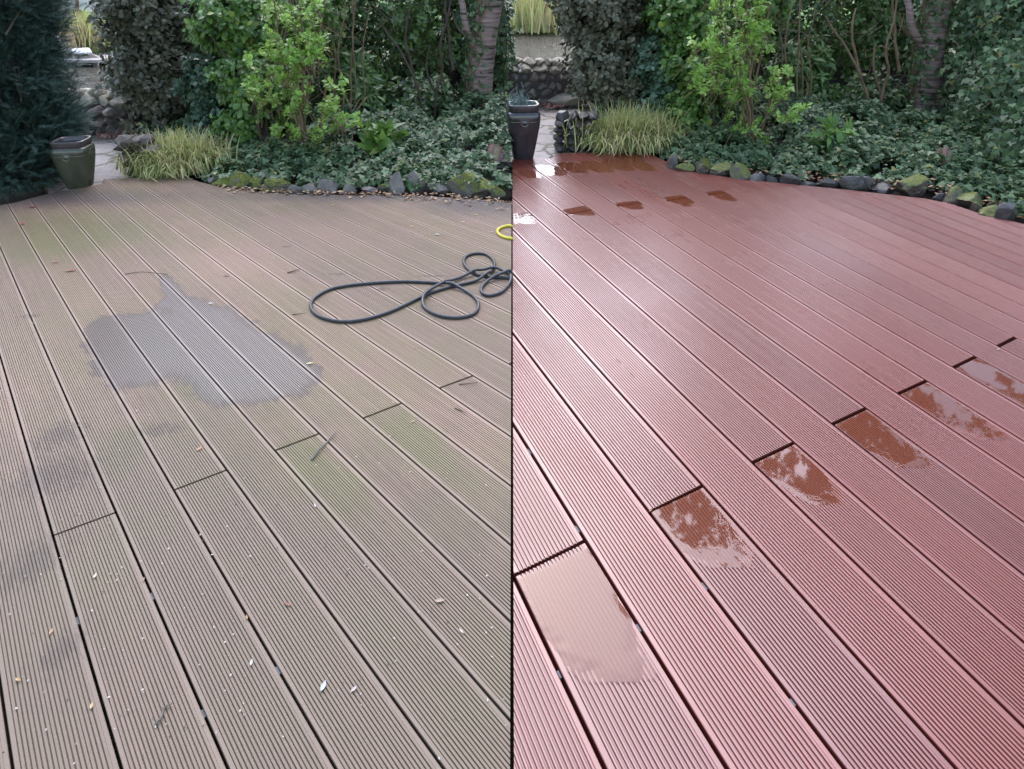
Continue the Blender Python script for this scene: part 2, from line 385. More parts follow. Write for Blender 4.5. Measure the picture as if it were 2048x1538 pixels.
# ------------------------------------------------------------------ ground, pond, path
def smooth(a, b, x):
    t = np.clip((x - a) / (b - a), 0, 1); return t * t * (3 - 2 * t)
def ground():
    ys = np.concatenate([np.linspace(-2, 9, 90), np.linspace(9.2, 14, 20), np.linspace(15, 60, 60), np.linspace(65, 220, 20)])
    xs = np.concatenate([np.linspace(-120, -22, 20), np.linspace(-21, 12, 120), np.linspace(13, 120, 20)])
    XX, YY = np.meshgrid(xs, ys)
    Z = np.full_like(XX, -.11)
    Z = Z + .03 * smooth(4.6, 5.2, YY)
    Z = Z - 2.45 * smooth(8.2, 12.5, YY)
    bankY = np.where(XX < -9, 24.0, 42.0) + np.sin(XX * .9) * .6
    bankY = 26.6 + 15.4 * smooth(-10, -4, XX) + np.sin(XX * .9) * .5
    Z = Z + 1.30 * smooth(0, 2.5, YY - bankY) + .02 * np.clip(YY - bankY, 0, 30)
    berm = np.exp(-((YY - 7.9) / .55) ** 2) * .42
    Z = Z + berm * (smooth(-4.1, -3.6, XX) * (1 - smooth(-.35, -.1, XX)) + smooth(.8, 1.1, XX))
    for i in range(Z.shape[0]):
        for j in range(Z.shape[1]):
            Z[i, j] += .015 * mnoise.noise(Vector((XX[i, j] * 1.3, YY[i, j] * 1.3, 0))) * (0 if YY[i, j] < 4.4 else 1)
    V = np.stack([XX, YY, Z], -1).reshape(-1, 3); nx = len(xs); ny = len(ys)
    i, j = np.meshgrid(np.arange(ny - 1), np.arange(nx - 1), indexing='ij'); a = (i * nx + j).ravel()
    F = np.stack([a, a + 1, a + nx + 1, a + nx], -1)
    t = NT('soil_and_lawn'); P = t.geo(); n = t.noise(P, 12, 6, .7)
    c = t.ramp(n, [(.3, (.008, .006, .004)), (.7, (.028, .019, .012))])
    s = t.n('ShaderNodeSeparateXYZ'); t.set(s, 0, P)
    far = t.ramp(t.math('MULTIPLY', s.outputs[1], .01), [(.25, 0.), (.27, 1.)])
    c = t.mix(far, c, t.ramp(t.noise(P, 2, 6), [(.3, (.06, .14, .025)), (.7, (.12, .24, .05))]))
    o = mesh_np('ground', V, [F], t.done(t.bsdf(col=c, rough=.95, nrm=t.bump(n, .8, .03))), smooth=True)
    tag(o, kind='structure')
ground()
def water():
    t = NT('pond_water'); P = t.mapping(t.geo(), (.5, 3.0, 1))
    n = t.noise(P, 1.6, 3, .5); n2 = t.noise(P, 5, 2, .5)
    mb = MB(); mb.add([(-60, 11.2, -1.8), (40, 11.2, -1.8), (40, 46, -1.8), (-60, 46, -1.8)], [(0, 1, 2, 3)])
    m = t.done(t.bsdf(col=(.07, .06, .035), rough=.10, spec=.16, nrm=t.bump(t.math('ADD', n, t.math('MULTIPLY', n2, .4)), 1.0, .35)))
    tag(mb.build('pond_water', m), kind='structure')
water()
def path_sheet(name, pts, z, label):
    t = NT(name + '_stone'); P = t.geo()
    Pd = t.n('ShaderNodeVectorMath', operation='ADD'); t.set(Pd, 0, P)
    nz = t.n('ShaderNodeTexNoise', {'Scale': 3.0, 'Detail': 3.0}); t.set(nz, 0, P)
    sc = t.n('ShaderNodeVectorMath', operation='SCALE', ins={'Scale': .25}); t.set(sc, 0, nz.outputs['Color']); t.set(Pd, 1, sc.outputs[0])
    v = t.n('ShaderNodeTexVoronoi', {'Scale': 2.6}, feature='DISTANCE_TO_EDGE'); t.set(v, 0, Pd.outputs[0])
    v2 = t.n('ShaderNodeTexVoronoi', {'Scale': 2.6}); t.set(v2, 0, Pd.outputs[0])
    crack = t.ramp(v.outputs['Distance'], [(.012, 1.), (.04, 0.)])
    n = t.noise(P, 14, 6, .65)
    c = t.ramp(n, [(.3, (.30, .26, .24)), (.7, (.52, .46, .43))])
    w2 = t.n('ShaderNodeSeparateColor'); t.set(w2, 0, v2.outputs['Color']); c = t.mix(t.math('MULTIPLY', w2.outputs[0], .45), c, (.30, .24, .22))
    c = t.mix(crack, c, (.09, .085, .035))
    c = t.mix(t.ramp(t.noise(P, 5, 4), [(.55, 0.), (.7, .5)]), c, (.20, .19, .08))
    h = t.math('SUBTRACT', n, t.math('MULTIPLY', crack, .8))
    m = t.done(t.bsdf(col=c, rough=.62, nrm=t.bump(h, .6, .015)))
    mb = MB(); g = [G(x, y, z) for x, y in pts]
    b = [Vector((p.x, p.y, p.z - .08)) for p in g]; k = len(g)
    mb.add(g + b, [tuple(range(k))] + [(i, k + i, k + (i + 1) % k, (i + 1) % k) for i in range(k)])
    o = mb.build(name, m); tag(o, label, kind='structure')
path_sheet('path', [(120, 400), (206, 372), (212, 362), (300, 352), (262, 280), (240, 255), (90, 262), (60, 330)], -.045, 'cracked pale crazy paving path beyond the weathered deck')
path_sheet('path', [(985, 325), (1106, 320), (1114, 309), (1170, 303), (1165, 232), (1150, 196), (1000, 196), (985, 240)], -.046, 'pale stone path beyond the restored deck')

# ------------------------------------------------------------------ rocks
def rock_mat(name, a, b, moss=0.0, wet=False, sc=9):
    t = NT(name); P = t.geo(); n = t.noise(P, sc, 6, .65); n2 = t.noise(P, sc * 6, 4, .6)
    c = t.ramp(n, [(.3, a), (.72, b)])
    c = t.mix(t.math('MULTIPLY', n2, .35), c, tuple(x * .4 for x in a))
    r = .38 if wet else .75
    if moss > 0:
        nz = t.n('ShaderNodeSeparateXYZ'); t.set(nz, 0, t.geo('Normal'))
        k = t.math('ADD', t.math('MULTIPLY', nz.outputs[2], .8), t.math('MULTIPLY', t.noise(P, 16, 4), .9))
        f = t.ramp(k, [(1.20 - moss * .75, 0.), (1.36 - moss * .75, 1.)])
        mc = t.ramp(t.noise(P, 70, 4), [(.3, (.055, .065, .008)), (.7, (.16, .18, .02))])
        c = t.mix(f, c, mc)
    return t.done(t.bsdf(col=c, rough=r, nrm=t.bump(t.math('ADD', n, t.math('MULTIPLY', n2, .6)), .8, .012)))
MR = {
    'mossy': rock_mat('mossy_stone', (.07, .06, .05), (.20, .17, .14), .8),
    'grey': rock_mat('grey_slate', (.075, .068, .060), (.27, .245, .215), .12),
    'dark': rock_mat('dark_wet_slate', (.028, .026, .026), (.115, .105, .10), .05, True),
    'wetmoss': rock_mat('wet_mossy_stone', (.045, .035, .03), (.15, .12, .10), .62, True),
    'pale': rock_mat('pale_stone', (.28, .24, .17), (.58, .53, .43), .05),
    'wall': rock_mat('wall_stone', (.17, .155, .13), (.42, .39, .34), .10),
    'wallpink': rock_mat('wall_stone_brown', (.18, .135, .12), (.42, .33, .30), .05),
    'drywall': rock_mat('dry_wall_stone', (.045, .038, .036), (.16, .135, .125), .12),
}
def rock_verts(c, dims, seed, rz=0.0, cuts=5, sub=3, rough=.16):
    bm = bmesh.new(); bmesh.ops.create_icosphere(bm, subdivisions=sub, radius=1.0)
    rr = random.Random(seed); off = Vector((seed * 3.1, seed * 1.7, 0))
    planes = []
    for _ in range(cuts):
        d = Vector((rr.uniform(-1, 1), rr.uniform(-1, 1), rr.uniform(-.4, 1))).normalized(); planes.append((d, rr.uniform(.42, .78)))
    out = []
    ca, sa = math.cos(rz), math.sin(rz)
    for v in bm.verts:
        p = v.co.copy()
        p *= 1 + rough * mnoise.noise(p * 1.6 + off) + rough * .4 * mnoise.noise(p * 5 + off)
        for d, k in planes:
            e = p.dot(d) - k
            if e > 0: p -= d * e * .9
        x, y, z = p.x * dims[0] / 2 * 1.12, p.y * dims[1] / 2 * 1.12, p.z * dims[2] / 2 * 1.12
        out.append((c[0] + x * ca - y * sa, c[1] + x * sa + y * ca, c[2] + z))
    bm.verts.index_update(); fs = [tuple(v.index for v in f.verts) for f in bm.faces]; bm.free()
    return out, fs
def px_size(px, py, w, z=0): return (G(px + w / 2, py, z) - G(px - w / 2, py, z)).length
def edging(px, base_y, w, h, kind, label, seed, group):
    """edging stone: base on the ground at picture row base_y, w x h pixels in size"""
    b = G(px, base_y, 0); wm = px_size(px, base_y, w); top = Q(px, base_y - h, b.y + wm * .25)
    hm = max(.03, top.z) * 1.05
    b.y += wm * .30
    o = bpy.data.meshes.new('edging_stone')
    vs, fs = rock_verts((0, 0, hm * .42), (wm * 1.16, wm * .8, hm * 1.34), seed, random.Random(seed).uniform(-.35, .35), cuts=12 if kind in ('grey', 'dark') else 6, rough=.30, sub=4)
    o.from_pydata(vs, [], fs); o.materials.append(MR[kind]); o.update()
    ob = bpy.data.objects.new('edging_stone', o); ob.location = (b.x, b.y, -.02); link(ob); tag(ob, label, 'stone', group)
EL = [(424, 366, 26, 18, 'grey', 'small grey stone at the foot of the grass clump, leftmost of the edging'),
      (446, 372, 38, 20, 'mossy', 'low moss-topped edging stone, first mossy one right of the grass clump'),
      (480, 374, 38, 30, 'mossy', 'tall pointed mossy edging stone, second mossy one from the grass clump'),
      (514, 374, 36, 23, 'mossy', 'moss-covered edging stone, third mossy one from the grass clump'),
      (548, 380, 42, 28, 'mossy', 'rounded bright green mossy stone beside the first bare grey slate'),
      (585, 382, 34, 18, 'grey', 'small bare grey stone beside the rounded bright mossy one'),
      (620, 382, 38, 20, 'grey', 'low flat grey slate left of the peaked half-mossy stone'),
      (657, 382, 40, 30, 'grey', 'peaked grey stone with a mossy flank below the shrub stems'),
      (696, 384, 38, 20, 'grey', 'low grey block between the peaked stone and the dark flat slate'),
      (736, 384, 40, 16, 'dark', 'dark flat slate edging stone in ivy, left of the tall slanted pair'),
      (768, 378, 22, 14, 'mossy', 'little mossy stone wedged left of the tall slanted slate'),
      (790, 382, 40, 36, 'grey', 'tall slanted grey slate, left one of the big grey pair'),
      (828, 378, 44, 34, 'grey', 'big grey slate, right one of the tall pair'),
      (873, 380, 50, 20, 'grey', 'long low grey slate left of the biggest mossy boulder'),
      (938, 384, 74, 42, 'mossy', 'biggest mossy boulder edging the weathered deck, below the ivy-clad trunk'),
      (994, 388, 26, 20, 'mossy', 'small stone right of the biggest mossy boulder by the weathered deck')]
for i, (x, y, w, h, k, lab) in enumerate(EL): edging(x, y, w, h, k, lab, 20 + i, 'edging stones of the weathered deck')
ER = [(1346, 338, 24, 34, 'grey', 'pale tilted slate leftmost of the edging stones along the red deck'),
      (1374, 343, 34, 23, 'wetmoss', 'moss-capped stone between the pale tilted slate and a peaked brown one'),
      (1408, 345, 38, 32, 'wetmoss', 'peaked brown stone with a mossy cap, second mossy one along the red deck'),
      (1443, 347, 40, 25, 'wetmoss', 'mossy stone third in the mossy row along the red deck'),
      (1479, 358, 40, 29, 'wetmoss', 'squat dark stone with a thick moss top, last of the mossy row'),
      (1516, 361, 32, 19, 'dark', 'wet grey block right of the last mossy stone of the row'),
      (1547, 362, 30, 15, 'dark', 'low wet slate left of the broad lumpy slate by the red deck'),
      (1583, 367, 42, 25, 'dark', 'broad lumpy dark slate below the shrub stems by the red deck'),
      (1621, 371, 36, 15, 'dark', 'flat thin wet slate, left one of two flat slates by the red deck'),
      (1657, 372, 38, 17, 'dark', 'flat dark wet slate, right one of two flat slates by the red deck'),
      (1681, 364, 20, 12, 'wetmoss', 'little mossy stone set back in the ivy behind the red deck'),
      (1706, 376, 38, 33, 'dark', 'tall slanted wet slate with a sharp left edge by the red deck'),
      (1740, 374, 38, 30, 'dark', 'rugged wet slate leaning on the tall slanted one by the red deck'),
      (1778, 380, 44, 19, 'dark', 'low knobbly wet slate left of the biggest boulder by the red deck'),
      (1828, 387, 56, 40, 'wetmoss', 'biggest moss-topped boulder edging the red deck'),
      (1863, 378, 22, 16, 'dark', 'small brown stone just right of the biggest boulder by the red deck'),
      (1882, 396, 22, 16, 'dark', 'little dark stone between the biggest boulder and the yellow-mossed one'),
      (1909, 405, 38, 30, 'wetmoss', 'stone with a bright yellow moss patch near the ivy hedge'),
      (1945, 412, 40, 32, 'wetmoss', 'round olive stone right of the yellow-mossed one, higher of two'),
      (1957, 422, 26, 22, 'wetmoss', 'small round stone in front of the round olive one by the red deck'),
      (1987, 432, 40, 26, 'wetmoss', 'second last olive stone where the edging leaves the picture'),
      (2016, 440, 34, 40, 'dark', 'last tall layered stone at the right end of the edging')]
for i, (x, y, w, h, k, lab) in enumerate(ER): edging(x, y, w, h, k, lab, 60 + i, 'edging stones of the restored deck')

M_MORT = simple('mortar', (.05, .045, .04), (.11, .10, .09), 30)
def stone_wall(name, label, x1, x2, ybase, ytop, mats, rows, seed, cap=None, depth=.35, group=None, skew=0.0):
    """wall whose near foot runs from picture column x1 to x2 at row ybase"""
    a, b = G(x1, ybase), G(x2, ybase + skew)
    top = Q(x1, ytop, a.y).z; L = (b - a).length; d = (b - a).normalized(); n = Vector((-d.y, d.x, 0))
    root = empty(name, a, 0, label, 'wall', group); rr = random.Random(seed)
    rh = top / rows
    core = MB() if 'dry' not in name else None
    if core: cc = a + d * (L / 2) + n * (depth / 2 + .03)
    if core: core.box((cc.x, cc.y, top * .46), (L - .04, depth * .7, top * .92), math.atan2(d.y, d.x)); core.build('mortar', M_MORT, root)
    mbs = [MB() for _ in mats]
    for r_ in range(rows):
        s = rr.uniform(-.6, 0) * rh
        while s < L:
            w = rh * rr.uniform(.9, 1.9); hh = rh * rr.uniform(.95, 1.25)
            c = a + d * (s + w / 2) + n * (depth / 2 + rr.uniform(-.02, .02)); c.z = rh * (r_ + .5) + rr.uniform(-.1, .1) * rh - .03
            vs, fs = rock_verts(c, (w * 1.1, depth, hh * 1.12), rr.randint(0, 9999), math.atan2(d.y, d.x), cuts=7, sub=3, rough=.22)
            mbs[rr.randrange(len(mats))].add(vs, fs); s += w * .95
    for k, (mb, m) in enumerate(zip(mbs, mats)):
        if mb.v: mb.build('stonework', m, root)
    if cap:
        s = -.05; lay = 0
        while s < L or lay == 0:
            if s >= L: s = -.02; lay = 1
            w = rr.uniform(.09, .19); c = a + d * (s + w / 2) + n * (depth / 2 + .05 * lay); c.z = top + .01 + .065 * lay
            mb = MB(); vs, fs = rock_verts(c, (w * 1.05, depth * (.8 - .2 * lay), rr.uniform(.08, .12)), rr.randint(0, 9999), math.atan2(d.y, d.x) + rr.uniform(-.2, .2), cuts=5, sub=3, rough=.2)
            mb.add(vs, fs); mb.build('capstone', cap, root); s += w
    return root
stone_wall('stone_wall', 'mortared stone retaining wall with pale boulders on top beside the pond, beyond the olive pot', 70, 262, 268, 210, [MR['wall'], MR['wallpink']], 3, 3, MR['pale'], group=None)
stone_wall('stone_wall', 'rugged stone wall topped with pale rocks behind the dark pot and red deck', 1002, 1150, 206, 142, [MR['wall'], MR['wallpink']], 4, 9, MR['pale'])
stone_wall('dry_stone_wall', 'low rough dry stone wall end between the path and the grass by the weathered deck', 240, 300, 347, 268, [MR['drywall'], MR['grey']], 5, 5, None, .22)
stone_wall('dry_stone_wall', 'low dark wet dry stone wall end left of the grass by the red deck', 1113, 1180, 297, 220, [MR['drywall'], MR['dark']], 5, 6, None, .22)
# flat stone step behind the red deck
stp = MB(); c = G(1118, 204, 0); vs, fs = rock_verts((c.x + .08, c.y, .03), (.46, .36, .13), 77, -.4, cuts=2, sub=3, rough=.1); stp.add(vs, fs)
tag(stp.build('stone_step', MR['pale']), 'flat pale flagstone step at the foot of the wall behind the red deck', 'step')

# ------------------------------------------------------------------ garden pots
def pot(px, py, wpx, hpx, rz, mats, label, right=False):
    b = G(px, py); S = px_size(px, py, wpx); H = Q(px, py - hpx, b.y).z
    b.y += S * .3
    root = empty('garden_pot', (b.x, b.y, -.01), rz, label, 'pot', 'tall square glazed pots')
    def section(hw, z, n=28, e=5.0):
        out = []
        for k in range(n):
            t = 2 * math.pi * k / n + math.pi / n; c_, s_ = math.cos(t), math.sin(t)
            r_ = (abs(c_) ** e + abs(s_) ** e) ** (-1 / e)
            out.append((hw * r_ * c_, hw * r_ * s_, z))
        return out
    def loft(secs):
        mb = MB(); n = len(secs[0]); vs = [p for s_ in secs for p in s_]
        mb.add(vs, [(i * n + k, i * n + (k + 1) % n, (i + 1) * n + (k + 1) % n, (i + 1) * n + k) for i in range(len(secs) - 1) for k in range(n)]); return mb, n
    hw = S / 2
    prof = [(.0, .0), (.58, .0), (.60, .012), (.72, .20), (.85, .42), (.95, .60), (.99, .705), (.995, .71), (.975, .72), (.99, .73), (1.0, .78), (.985, .83), (.93, .862), (.86, .87), (.86, .90)]
    mb, n = loft([section(max(.001, a) * hw, z * H) for a, z in prof])
    body = mb.build('body', mats[0], None, True)
    rim, n = loft([section(a * hw, z * H) for a, z in [(.84, .86), (.88, .875), (.91, .90), (.94, .985), (.93, 1.0), (.78, 1.0), (.75, .99), (.72, .90), (.68, .6), (.001, .58)]])
    ro = rim.build('rim', mats[1], None, True)
    obs = [body, ro]
    for k in range(2):
        a = k * math.pi / 2 - math.pi / 2
        md = MB(); R0 = .27 * hw; N = 28; rings = [(1.0, 0), (1.0, .9), (.86, 1.2), (.74, .7), (.62, .8), (.40, 1.5), (.0, 1.9)]
        base = .985 * hw; zc = .70 * H; vs = []
        for (r_, d_) in rings:
            for q in range(N):
                t = 2 * math.pi * q / N; u, w = R0 * r_ * math.cos(t), R0 * r_ * math.sin(t)
                dd = base + .006 * d_ - .004
                vs.append((u * math.cos(a + math.pi / 2) + dd * math.cos(a), u * math.sin(a + math.pi / 2) + dd * math.sin(a), zc + w))
        md.add(vs, [(i * N + q, i * N + (q + 1) % N, (i + 1) * N + (q + 1) % N, (i + 1) * N + q) for i in range(len(rings) - 1) for q in range(N)])
        obs.append(md.build('medallion', mats[0], None, True))
    for o in obs: o.parent = root
    return root, H, S
def glaze(name, a, b, r, coat=.6):
    t = NT(name); P = t.geo(); n = t.noise(t.mapping(P, (1, 1, .5)), 14, 5, .6); c = t.ramp(n, [(.3, a), (.7, b)])
    dust = t.ramp(t.noise(P, 30, 5), [(.55, 0.), (.8, .3)]); c = t.mix(dust, c, tuple(x * 1.9 + .02 for x in b))
    return t.done(t.bsdf(col=c, rough=r, coat=coat, coatr=.2, nrm=t.bump(n, .15, .004)))
pg = glaze('olive_glaze', (.030, .034, .022), (.062, .068, .042), .38); pr_ = glaze('dark_rim_glaze', (.030, .024, .026), (.06, .05, .052), .4)
pk = glaze('charcoal_glaze', (.016, .014, .016), (.036, .032, .037), .3, .8)
pot(149, 376, 66, 96, R(9), (pg, pr_), 'olive green glazed pot with a dark rim beside the yew and the path')
pr2, PH, PS = pot(1046, 319, 66, 112, R(5), (pk, pk), 'dark charcoal wet glazed pot at the corner of the red deck')

# ------------------------------------------------------------------ foliage machinery
def unit(a): return a / np.maximum(1e-9, np.linalg.norm(a, axis=1, keepdims=True))
T_LEAF = (np.array([[0, 0, 0], [-.30, .30, .05], [-.33, .62, .04], [0, 1, -.10], [.33, .62, .04], [.30, .30, .05], [0, .34, -.02], [0, .68, -.03]]) * np.array([.9, 1, 1]),
          [np.array([[0, 6, 1], [0, 5, 6], [3, 2, 7], [3, 7, 4]]), np.array([[1, 6, 7, 2], [6, 5, 4, 7]])])
T_LONG = (np.array([[0, 0, 0], [-.13, .28, .03], [-.15, .60, .0], [0, 1, -.22], [.15, .60, 0], [.13, .28, .03], [0, .30, 0], [0, .64, -.05]]), T_LEAF[1])
T_IVY = (np.array([[0, 0, 0], [-.42, -.05, .02], [-.52, .28, -.03], [-.24, .42, .03], [0, .95, -.08], [.24, .42, .03], [.52, .28, -.03], [.42, -.05, .02], [0, .30, -.02]]),
         [np.array([[8, 0, 7], [8, 7, 6], [8, 6, 5], [8, 5, 4], [8, 4, 3], [8, 3, 2], [8, 2, 1], [8, 1, 0]])])
T_RHOMB = (np.array([[0, 0, 0], [-.30, .5, .05], [0, 1, -.05], [.30, .5, .05]]), [np.array([[0, 3, 1], [1, 3, 2]])])
def _spray():
    vs = [[0, 0, 0], [.012, 0, 0], [0, 1, 0]]; fs = [[0, 1, 2]]
    for k in range(11):
        y = .06 + k * .085; l = .20 * (1 - .55 * abs(k / 10 - .25))
        for s in (-1, 1):
            n = len(vs); vs += [[0, y, 0], [0, y + .05, 0], [s * l, y + .10, .02]]; fs.append([n, n + 1, n + 2])
    return (np.array(vs), [np.array(fs)])
T_SPRAY = _spray()
class Leaves:
    def __init__(s): s.P = []; s.D = []; s.N = []; s.S = []
    def add(s, P, D, N, S): s.P.append(P); s.D.append(D); s.N.append(N); s.S.append(S)
    def build(s, name, T, mat, parent=None):
        P, D, N, S = np.concatenate(s.P), unit(np.concatenate(s.D)), np.concatenate(s.N), np.concatenate(s.S)
        X = unit(np.cross(D, N)); Z = np.cross(X, D)
        tv, tf = T; n = len(P); k = len(tv)
        V = P[:, None] + S[:, None, None] * (tv[None, :, 0:1] * X[:, None] + tv[None, :, 1:2] * D[:, None] + tv[None, :, 2:3] * Z[:, None])
        F = [(f[None] + (np.arange(n) * k)[:, None, None]).reshape(-1, f.shape[1]) for f in tf]
        return mesh_np(name, V.reshape(-1, 3), F, mat, parent)
def rv(n, s=1.0): return rng.normal(0, s, (n, 3))
def clump_leaves(L, centers, outs, per, size, spread, upw=.5, droop=0.0):
    """rosettes of leaves round twig tips"""
    n = len(centers); C = np.repeat(centers, per, 0); O = unit(np.repeat(outs, per, 0))
    side = rv(n * per); side -= O * (side * O).sum(1, keepdims=True); side = unit(side)
    k = rng.uniform(-1, .25, (n * per, 1))
    P = C + O * k * spread + side * spread * rng.uniform(0, .25, (n * per, 1))
    D = O * rng.uniform(.1, .9, (n * per, 1)) + side + np.array([0, 0, -droop])
    Nn = O * 1.0 + np.array([0, 0, upw]) + rv(n * per, .25)
    L.add(P, D, Nn, size * rng.uniform(.6, 1.2, n * per))
def crown_points(c, rad, n, shell=.45, seed=0, holes=.35, flat_bottom=-.8):
    """random points in a lumpy ellipsoid, denser to the outside, with holes"""
    c, rad = np.array(c), np.array(rad); out = []
    while len(out) < n:
        d = unit(rv(256)); r = rng.uniform(shell, 1, (256, 1)) ** .7
        for p, rr_ in zip(d, r):
            if p[2] * rr_[0] < flat_bottom: continue
            k = 1 + .45 * mnoise.noise(Vector(p * 2.1) + Vector((seed, 0, 0))) + .22 * mnoise.noise(Vector(p * 5) + Vector((0, seed, 0)))
            q = p * rr_ * k
            if mnoise.noise(Vector(q * 3.2) + Vector((seed * 2, 5, 0))) > holes: continue
            out.append(np.concatenate([c + q * rad, p]))
            if len(out) >= n: break
    out = np.array(out); return out[:, :3], out[:, 3:]
def crown_box(px1, px2, py1, py2, Y, dep):
    a = Q(px1, (py1 + py2) / 2, Y); b = Q(px2, (py1 + py2) / 2, Y); t = Q((px1 + px2) / 2, py1, Y); u = Q((px1 + px2) / 2, py2, Y)
    return ((a.x + b.x) / 2, Y, (t.z + u.z) / 2), (abs(b.x - a.x) / 2, dep / 2, abs(t.z - u.z) / 2)

ML = {
    'elaeagnus': leaf_mat('grey_green_leaf', (.048, .052, .030), (.125, .128, .080), (.22, .19, .12), .10, .40, .08, .4),
    'laurel': leaf_mat('fresh_green_leaf', (.045, .105, .022), (.13, .235, .05), (.30, .36, .07), .05, .32, .30),
    'bright': leaf_mat('lime_green_leaf', (.13, .25, .04), (.29, .46, .10), (.35, .42, .10), .06, .42, .38),
    'rhodo': leaf_mat('blue_green_leaf', (.035, .070, .040), (.10, .165, .10), None, 0, .32, .15),
    'dark': leaf_mat('deep_green_leaf', (.022, .046, .016), (.095, .155, .048), (.16, .19, .04), .05, .33, .15),
    'mid': leaf_mat('mid_green_leaf', (.040, .085, .022), (.11, .19, .05), (.22, .24, .05), .03, .34, .2),
    'ivy': leaf_mat('ivy_leaf', (.026, .052, .022), (.090, .150, .064), (.24, .25, .08), .04, .42, .12, .38),
    'yew': leaf_mat('yew_needle', (.014, .032, .028), (.075, .125, .100), None, 0, .55, .05, .3),
    'grass': leaf_mat('sedge_blade', (.13, .19, .04), (.42, .45, .18), (.55, .43, .24), .34, .5, .25),
    'reed': leaf_mat('dry_reed', (.22, .14, .07), (.45, .34, .19), None, 0, .7, .2),
    'blueplant': leaf_mat('grey_blue_leaf', (.07, .10, .09), (.17, .23, .21), None, 0, .6, .1),
}
MB_T = bark_mat('tan_stem', (.10, .065, .038), (.24, .17, .10))
MB_D = bark_mat('dark_stem', (.028, .020, .014), (.09, .065, .045))
def trunk_mat():
    t = NT('cherry_bark'); P = t.geo(); Pm = t.mapping(P, (3, 3, 42)); n = t.noise(Pm, 1.0, 4, .6, .4); n2 = t.noise(P, 40, 4)
    c = t.ramp(n, [(.36, (.030, .020, .018)), (.46, (.27, .19, .17)), (.75, (.42, .32, .29))])
    c = t.mix(t.math('MULTIPLY', n2, .4), c, (.06, .045, .04))
    return t.done(t.bsdf(col=c, rough=.7, nrm=t.bump(n, .9, .02)))
M_TR = trunk_mat()

def limb(pts, r0, r1, wob=.012, n=10, seg=14):
    """smooth limb through the given points"""
    P = [Vector(p) for p in pts]; out = []
    m = len(P) - 1
    for k in range(seg + 1):
        t = k / seg * m; i = min(int(t), m - 1); f = t - i
        p0, p1, p2, p3 = P[max(i - 1, 0)], P[i], P[i + 1], P[min(i + 2, m)]
        q = .5 * ((2 * p1) + (p2 - p0) * f + (2 * p0 - 5 * p1 + 4 * p2 - p3) * f * f + (3 * p1 - p0 - 3 * p2 + p3) * f ** 3)
        q += Vector((mnoise.noise(q * 7), mnoise.noise(q * 7 + Vector((9, 0, 0))), 0)) * wob
        out.append(q)
    return out, [r0 + (r1 - r0) * k / seg for k in range(seg + 1)]

def shrub(name, label, base, boxes, kind, tmpl, nclump, per, size, spread, cat='shrub', stem=MB_D, holes=.35, droop=0., upw=.5, group=None, nst=6, shell=.4, sr=.012):
    """boxes: list of (px1,px2,py1,py2,Y,depth) crown lobes"""
    root = empty(name, base, 0, label, cat, group)
    L = Leaves(); st = MB(); tot = sum((b[1] - b[0]) * (b[3] - b[2]) for b in boxes)
    for bi, b in enumerate(boxes):
        c, rad = crown_box(*b); k = max(6, int(nclump * (b[1] - b[0]) * (b[3] - b[2]) / tot))
        C, O = crown_points(c, rad, k, shell, seed=bi * 3.3 + len(label), holes=holes)
        ok = C[:, 2] > -.02; C, O = C[ok], O[ok]
        clump_leaves(L, C, O + np.array([0, -.25, .25]), per, size, spread, upw, droop)
        for s in range(max(2, nst // len(boxes))):
            q = C[rng.integers(len(C))]
            b0 = Vector(base) + Vector((rng.normal(0, .05), rng.normal(0, .05), 0)); e = Vector(q)
            mid = b0.lerp(e, .5) + Vector((rng.normal(0, .06), rng.normal(0, .06), .12))
            p, r_ = limb([b0, mid, e], sr, sr * .3); st.tube(p, r_, 6)
        for q, o in zip(C[::3], O[::3]):
            e = Vector(q); st.tube([e - Vector(o) * spread * 2.2 - Vector((0, 0, .03)), e], [.004, .002], 4, False)
    st.build('stems', stem, root)
    L.build('foliage', tmpl, ML[kind], root)
    return root

